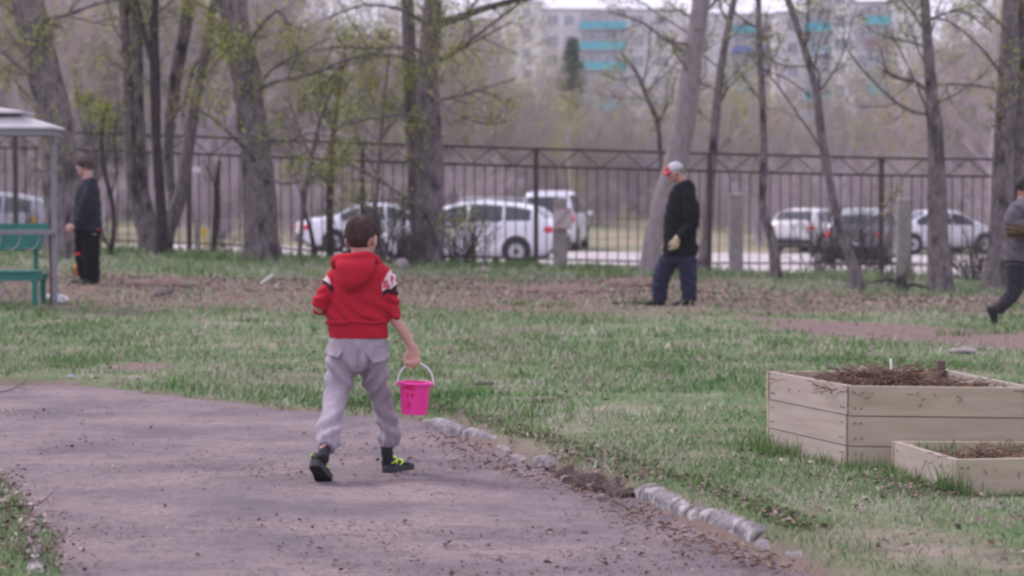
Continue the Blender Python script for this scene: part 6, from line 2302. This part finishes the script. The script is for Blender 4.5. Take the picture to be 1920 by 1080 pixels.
X0 = -0.042
ink([[(X0 - 0.010, .80), (X0 - 0.002, .92), (X0 + 0.006, .80)], [(X0 - 0.006, .85), (X0 + 0.004, .85)], [(X0 + 0.012, .80), (X0 + 0.012, .92), (X0 + 0.024, .90), (X0 + 0.014, .85), (X0 + 0.026, .81), (X0 + 0.012, .80)],
     [(X0 + 0.032, .92), (X0 + 0.032, .79), (X0 + 0.046, .80)], [(X0 + 0.032, .86), (X0 + 0.044, .86)], [(X0 + 0.032, .92), (X0 + 0.046, .92)],
     [(X0 - 0.002, .68), (X0 + 0.012, .67)], [(X0 + 0.012, .67), (X0 + 0.004, .54)], [(X0 + 0.024, .68), (X0 + 0.030, .61)], [(X0 + 0.040, .68), (X0 + 0.028, .54)],
     [(X0 + 0.004, .36), (X0 + 0.012, .41), (X0 + 0.019, .36), (X0 + 0.006, .24), (X0 + 0.024, .23)], [(X0 - 0.002, .28), (X0 + 0.004, .24)]])


# ---- people in the background
def figure(px, py, label, rings, arms, legs, head, fwd, top_m, leg_m, skin, hsc=1.0, base_Y=None, top_name='sweater', seed=1, hands=None):
    g = ground(px, py)
    Yb = g.y
    t = thing('person', g, label, 'person')
    pm = FPX / Yb

    def L(a, b, dy=0.0):
        q = P(a, b, Yb + dy) - g
        return (q.x, q.y, q.z)
    rr = lambda v: v / pm
    R = basis(fwd)
    c = L(*head)
    mb = MB()
    head_shapes(mb, c, R, hsc)
    nb = rings[0]
    mb.tube([tuple(np.array(c) + R @ np.array((0, -0.02, -0.04))), L((nb[0] + head[0]) / 2 + 0.2 * (nb[0] - head[0]), nb[1] - 3), L(nb[0], nb[1] + 12)], [0.056, 0.056, 0.07], 14)
    mb.tube([L(a, b) for a, b, w_, d_ in rings], [(rr(w_) * 0.78, d_ * 0.8) for a, b, w_, d_ in rings], 16, n=12, side=(1, 0, 0))
    for a in arms:
        mb.tube([L(*p[:3]) for p in a['pts']], [rr(p[3]) * 0.72 for p in a['pts']], 12, n=12)
        hand_shapes(mb, L(*a['pts'][-1][:3]), a['D'], a['N'], a['T'], 0.98, a.get('curl', (0.45, 0.5, 0.5, 0.55)), 0.25)
    for l in legs:
        mb.tube([L(*p[:3]) for p in l['pts']], [rr(p[3]) * 0.72 for p in l['pts']], 12, n=12)
    fuse('body', mb, skin, t, 0.0075, 3)
    eyes(t, c, R, hsc)
    mb = MB()
    mb.tube([L(a, b) for a, b, w_, d_ in rings], [(rr(w_), d_) for a, b, w_, d_ in rings], 24, n=26, side=(1, 0, 0))
    for a in arms:
        k = a['pts']
        mb.tube([L(*p[:3]) for p in k], [rr(p[3]) for p in k], 16, n=20)
    fuse(top_name, mb, top_m, t, 0.011, 4, disp=lambda co: 0.007 * noise3(co * np.array([9, 9, 6]), seed) + 0.005 * np.sin(co[:, 2] * 45 + co[:, 0] * 30 + 3 * noise3(co * 5, seed + 1)))
    mb = MB()
    h = rings[-1]
    mb.tube([L(h[0], h[1] - 12), L(h[0], h[1] + 2), L(h[0], h[1] + 14)], [(rr(h[2] * 0.84), h[3] * 0.86), (rr(h[2] * 0.88), h[3] * 0.9), (rr(h[2] * 0.7), h[3] * 0.8)], 20, n=8, side=(1, 0, 0))
    for l in legs:
        mb.tube([L(*p[:3]) for p in l['pts']], [rr(p[3]) for p in l['pts']], 16, n=20)
    fuse('trousers', mb, leg_m, t, 0.011, 4, disp=lambda co: 0.008 * noise3(co * np.array([9, 9, 5]), seed + 2) + 0.005 * np.sin(co[:, 2] * 50 + co[:, 0] * 40 + 3 * noise3(co * 6, seed + 3)))
    for l in legs:
        s_ = l['shoe']
        hp = Vector(L(*s_[0]))
        if s_[3]:
            w_ = hp + g
            hp.z = tz1(w_.x, w_.y) - g.z
        shoe(t, hp, s_[1], s_[2], 0.27, l.get('m', m_black), m_sole_k, 0.047, None, 0.10)
    return t, L, R, c, pm, g


# teenager in the dark sweater, facing left
t1, L1, R1, c1, pm1, g1 = figure(165, 533, 'teenager with a brown bowl haircut and dark sweater standing by the canopy', 
    [(166, 334, 10, 0.07), (168, 345, 17, 0.15), (165, 366, 23, 0.19), (164, 395, 26, 0.19), (164, 420, 28, 0.19), (164, 433, 28, 0.19)],
    [dict(pts=[(171, 352, -0.17, 11), (163, 378, -0.21, 13.5), (156, 402, -0.20, 13), (147, 421, -0.19, 10), (140, 425, -0.19, 7)], D=(-0.95, -0.1, -0.35), N=(-0.2, 0.9, -0.3), T=(-0.3, 0, 0.95), curl=(0.7, 0.75, 0.8, 0.8)),
     dict(pts=[(170, 352, 0.17, 11), (166, 378, 0.21, 13), (160, 402, 0.20, 12), (153, 422, 0.19, 9), (148, 427, 0.19, 7)], D=(-0.9, 0.1, -0.4), N=(-0.2, -0.9, -0.3), T=(-0.3, 0, 0.95))],
    [dict(pts=[(172, 438, -0.085, 17), (171, 480, -0.09, 16.5), (173, 510, -0.09, 15), (176, 528, -0.09, 13)], shoe=((184, 534, -0.09), (-1, -0.12, 0), (0, 0, 1), True)),
     dict(pts=[(157, 438, 0.085, 17), (156, 480, 0.09, 16), (160, 510, 0.09, 14.5), (164, 527, 0.09, 12.5)], shoe=((171, 532, 0.09), (-1, 0.12, 0), (0, 0, 1), True))],
    (159, 311, 0.0), (-0.96, -0.28, -0.05), m_navy, m_trk, m_skin, 0.95, seed=41)


def keep_bowl(D):
    x, y, z = D[:, 0], D[:, 1], D[:, 2]
    return (z > -0.62) & ~((y > 0.35) & (z < 0.10)) & ~((y > 0.05) & (z < -0.28))


hair(t1, c1, R1, 1.0, m_hair, keep_bowl, 1.26, 0.008, seed=5)
MB().ell(L1(182, 431, -0.08), (0.045, 0.08, 0.022)).build('shirt_hem', mat('dark_red_cloth', (0.16, 0.01, 0.02), 0.9), t1, smooth=True)
MB().box(L1(146, 476, -0.185), (0.055, 0.012, 0.035), R=Matrix.Rotation(0.25, 3, 'Z')).build('red_patch', mat('red_patch_print', (0.62, 0.03, 0.03), 0.8), t1, bevel=0.003)

# orange toy bucket standing in the grass behind the teenager
q = ground(149, 519)
ob = thing('orange_pail', q, 'small orange plastic pail standing in the grass behind the legs of the teenager', 'pail')
m_org = mat('orange_plastic', (0.75, 0.20, 0.02), 0.45)
MB().lathe((0, 0, 0), [(0.001, 0.0), (0.055, 0.0), (0.070, 0.125), (0.075, 0.128), (0.075, 0.138), (0.068, 0.138), (0.053, 0.006), (0.001, 0.006)], 24, cap=False).build('pail_body', m_org, ob, smooth=True)
MB().tube([(math.cos(a) * 0.072, 0.0, 0.13 + 0.03 * math.sin(a)) for a in np.linspace(0, math.pi, 14)], 0.006, 8).build('handle', m_org, ob, smooth=True)

# man in the grey and red cap, facing left
t2, L2, R2, c2, pm2, g2 = figure(1265, 573, 'older man in a grey and red cap, black sweater and cream gloves',
    [(1281, 339, 12, 0.08), (1283, 350, 20, 0.16), (1280, 372, 27, 0.21), (1276, 405, 30, 0.21), (1275, 445, 32, 0.21), (1276, 470, 33, 0.21), (1276, 480, 32, 0.20)],
    [dict(pts=[(1291, 364, -0.18, 13), (1297, 395, -0.23, 15), (1296, 424, -0.23, 14), (1282, 440, -0.24, 12), (1271, 447, -0.25, 9)], D=(-0.30, -0.15, -0.95), N=(-0.5, 0.8, 0.1), T=(-0.8, -0.4, 0.2), curl=(0.5, 0.55, 0.6, 0.65)),
     dict(pts=[(1274, 364, 0.18, 13), (1268, 395, 0.23, 14), (1262, 424, 0.23, 13), (1256, 445, 0.22, 10), (1254, 455, 0.22, 8)], D=(-0.2, 0.1, -0.95), N=(-0.5, -0.8, 0.1), T=(-0.9, 0.1, 0.2))],
    [dict(pts=[(1288, 484, -0.09, 19), (1290, 520, -0.10, 17), (1292, 548, -0.10, 15), (1293, 566, -0.10, 14)], shoe=((1301, 573, -0.10), (-1, -0.15, 0), (0, 0, 1), True)),
     dict(pts=[(1258, 484, 0.09, 20), (1242, 515, 0.10, 18), (1237, 545, 0.10, 15.5), (1238, 566, 0.10, 13.5)], shoe=((1248, 571, 0.10), (-1, 0.05, 0), (0, 0, 1), True))],
    (1265, 323, 0.0), (-0.97, -0.22, -0.22), m_blk, m_nvt, m_skin_tan, 1.0, seed=51)


def keep_short(D):
    x, y, z = D[:, 0], D[:, 1], D[:, 2]
    return (z > -0.55) & (y < 0.15) & ~((np.abs(x) > 0.7) & (z < -0.2) & (y > -0.3))


hair(t2, c2, R2, 1.0, mat('grey_hair', (0.20, 0.18, 0.18), 0.7), keep_short, 1.03, 0.002, seed=6)


def keep_cap(D):
    return D[:, 2] > 0.12 - 0.12 * D[:, 1]


hair(t2, c2, R2, 1.0, m_cap, keep_cap, 1.17, 0.0, seed=7, name='cap')
cc = np.array(c2)
w2 = lambda p: tuple(cc + R2 @ np.array(p))
MB().slab([[w2((x * 0.072, 0.085 + 0.075 * v * (1 - 0.35 * x * x) - 0.028 * x * x * (1 - v), 0.040 - 0.022 * v - 0.018 * x * x)) for x in np.linspace(-1, 1, 11)] for v in np.linspace(0, 1, 5)], (0, 0, 1), 0.007).build('cap_brim', m_capr, t2, smooth=True)
MB().slab([[w2((math.sin(a) * 0.0765 * k, -0.012 + math.cos(a) * 0.1005 * k + 0.012, 0.022 + zz_)) for a in np.linspace(-0.75, 0.75, 9)] for zz_, k in ((0.022, 1.06), (0.045, 1.0), (0.066, 0.88))], tuple(R2 @ np.array((0, 1, 0.3))), 0.006).build('cap_front_panel', m_capr, t2, smooth=True)
MB().slab([[w2((x * 0.064, 0.092 + 0.006 * (1 - x * x), z)) for x in np.linspace(-1, 1, 9)] for z in (-0.004, 0.020)], tuple(R2 @ np.array((0, 1, 0))), 0.006).build('dark_eye_band', m_eye, t2, smooth=True)  # thin dark band laid across the eyes below the brim
mb = MB()
hand_shapes(mb, L2(1270, 447, -0.25), (-0.30, -0.15, -0.95), (-0.5, 0.8, 0.1), (-0.8, -0.4, 0.2), 1.22, (0.5, 0.55, 0.6, 0.65), 0.25)
mb.tube([L2(1273, 445, -0.25), L2(1269, 450, -0.25)], [0.052, 0.045], 14)
fuse('glove', mb, m_glove, t2, 0.006, 3)
mb = MB()
hand_shapes(mb, L2(1254, 455, 0.22), (-0.2, 0.1, -0.95), (-0.5, -0.8, 0.1), (-0.9, 0.1, 0.2), 1.2, (0.5, 0.5, 0.5, 0.5), 0.25)
fuse('glove', mb, m_glove, t2, 0.006, 3)

# man at the right edge, walking right with an armful of twigs
t3, L3, R3, c3, pm3, g3 = figure(1892, 606, 'man in a grey jacket striding along with dry twigs in his arms',
    [(1918, 370, 12, 0.08), (1920, 381, 24, 0.18), (1921, 398, 34, 0.22), (1919, 430, 36, 0.22), (1918, 465, 37, 0.22), (1917, 490, 36, 0.21)],
    [dict(pts=[(1908, 391, -0.19, 15), (1897, 412, -0.24, 15), (1897, 428, -0.26, 14), (1914, 424, -0.30, 11.5), (1934, 416, -0.30, 8.5)], D=(0.95, 0.1, 0.1), N=(0.2, 0.5, 0.85), T=(0.2, 0.3, 0.9), curl=(0.6, 0.65, 0.7, 0.7)),
     dict(pts=[(1930, 391, 0.19, 15), (1930, 412, 0.24, 15), (1934, 430, 0.22, 13), (1946, 430, 0.10, 11), (1956, 426, 0.0, 8.5)], D=(0.9, -0.4, 0.1), N=(0.1, -0.3, 0.9), T=(0.2, 0.8, 0.2), curl=(0.6, 0.65, 0.7, 0.7))],
    [dict(pts=[(1905, 494, -0.09, 22), (1905, 530, -0.09, 18), (1899, 550, -0.09, 15), (1884, 568, -0.09, 13.5), (1868, 584, -0.09, 11.5)], shoe=((1849, 577, -0.09), (0.38, 0.0, -0.92), (0.88, 0.0, 0.40), False)),
     dict(pts=[(1927, 494, 0.09, 22), (1934, 530, 0.09, 18), (1937, 560, 0.09, 15), (1935, 594, 0.09, 12)], shoe=((1926, 601, 0.09), (1, 0.1, 0), (0, 0, 1), True))],
    (1922, 352, 0.0), (0.93, 0.20, -0.30), m_gry, m_chr, m_skin_tan, 1.0, top_name='jacket', seed=61)
hair(t3, c3, R3, 1.0, m_hair_d, lambda D: (D[:, 2] > -0.75) & ~((D[:, 1] > 0.35) & (D[:, 2] < 0.4)) & ~((np.abs(D[:, 0]) > 0.7) & (D[:, 2] < -0.1) & (D[:, 1] > -0.2)), 1.10, 0.005, seed=8)
for pts, D_, N_, T_2 in ((L3(1934, 416, -0.30), (0.95, 0.1, 0.1), (0.2, 0.5, 0.85), (0.2, 0.3, 0.9)), (L3(1956, 426, 0.0), (0.9, -0.4, 0.1), (0.1, -0.3, 0.9), (0.2, 0.8, 0.2))):
    mb = MB()
    hand_shapes(mb, pts, D_, N_, T_2, 1.2, (0.6, 0.65, 0.7, 0.7), 0.25)
    fuse('glove', mb, m_glove_b, t3, 0.006, 3)
# the twigs he carries
qb = Vector(L3(1926, 437, -0.34)) + g3
r = np.random.default_rng(8)
n = 26
p0 = np.stack([r.normal(-0.05, 0.05, n), r.normal(0, 0.05, n), r.normal(0, 0.035, n)], 1)
d = np.stack([np.ones(n), r.normal(0, 0.3, n), r.normal(0.02, 0.12, n)], 1)
A = np.stack([p0 - d * 0.14, p0 + r.normal(0, 0.01, (n, 3)), p0 + d * 0.17], 1)
V, Q = tubes_np(A, np.full((n, 3), 0.007) * r.uniform(0.5, 1.3, n)[:, None], 5)
ob = link_mesh('twig_bundle', np_mesh('twig_bundle', V, Q), mat_island('ochre_twigs', [(0.04, 0.028, 0.018), (0.09, 0.06, 0.03), (0.22, 0.15, 0.06)], 0.9, 3.0, 0.2), None)
ob.location = qb
tag(ob, 'armful of ochre brown dry twigs held against the grey jacket', 'twigs')
# ------------------------------------------------------------------ air
m_h = bpy.data.materials.new('haze')
m_h.use_nodes = True
hn = m_h.node_tree
hn.nodes.clear()
ho = hn.nodes.new('ShaderNodeOutputMaterial')
hv = hn.nodes.new('ShaderNodeVolumePrincipled')
hv.inputs['Color'].default_value = (0.94, 0.92, 1.0, 1)
hv.inputs['Density'].default_value = 0.00065
hn.links.new(hv.outputs[0], ho.inputs['Volume'])
hz = MB().box((0, 700, 19), (2400, 1700, 44)).build('haze', m_h)
tag(hz, kind='stuff')
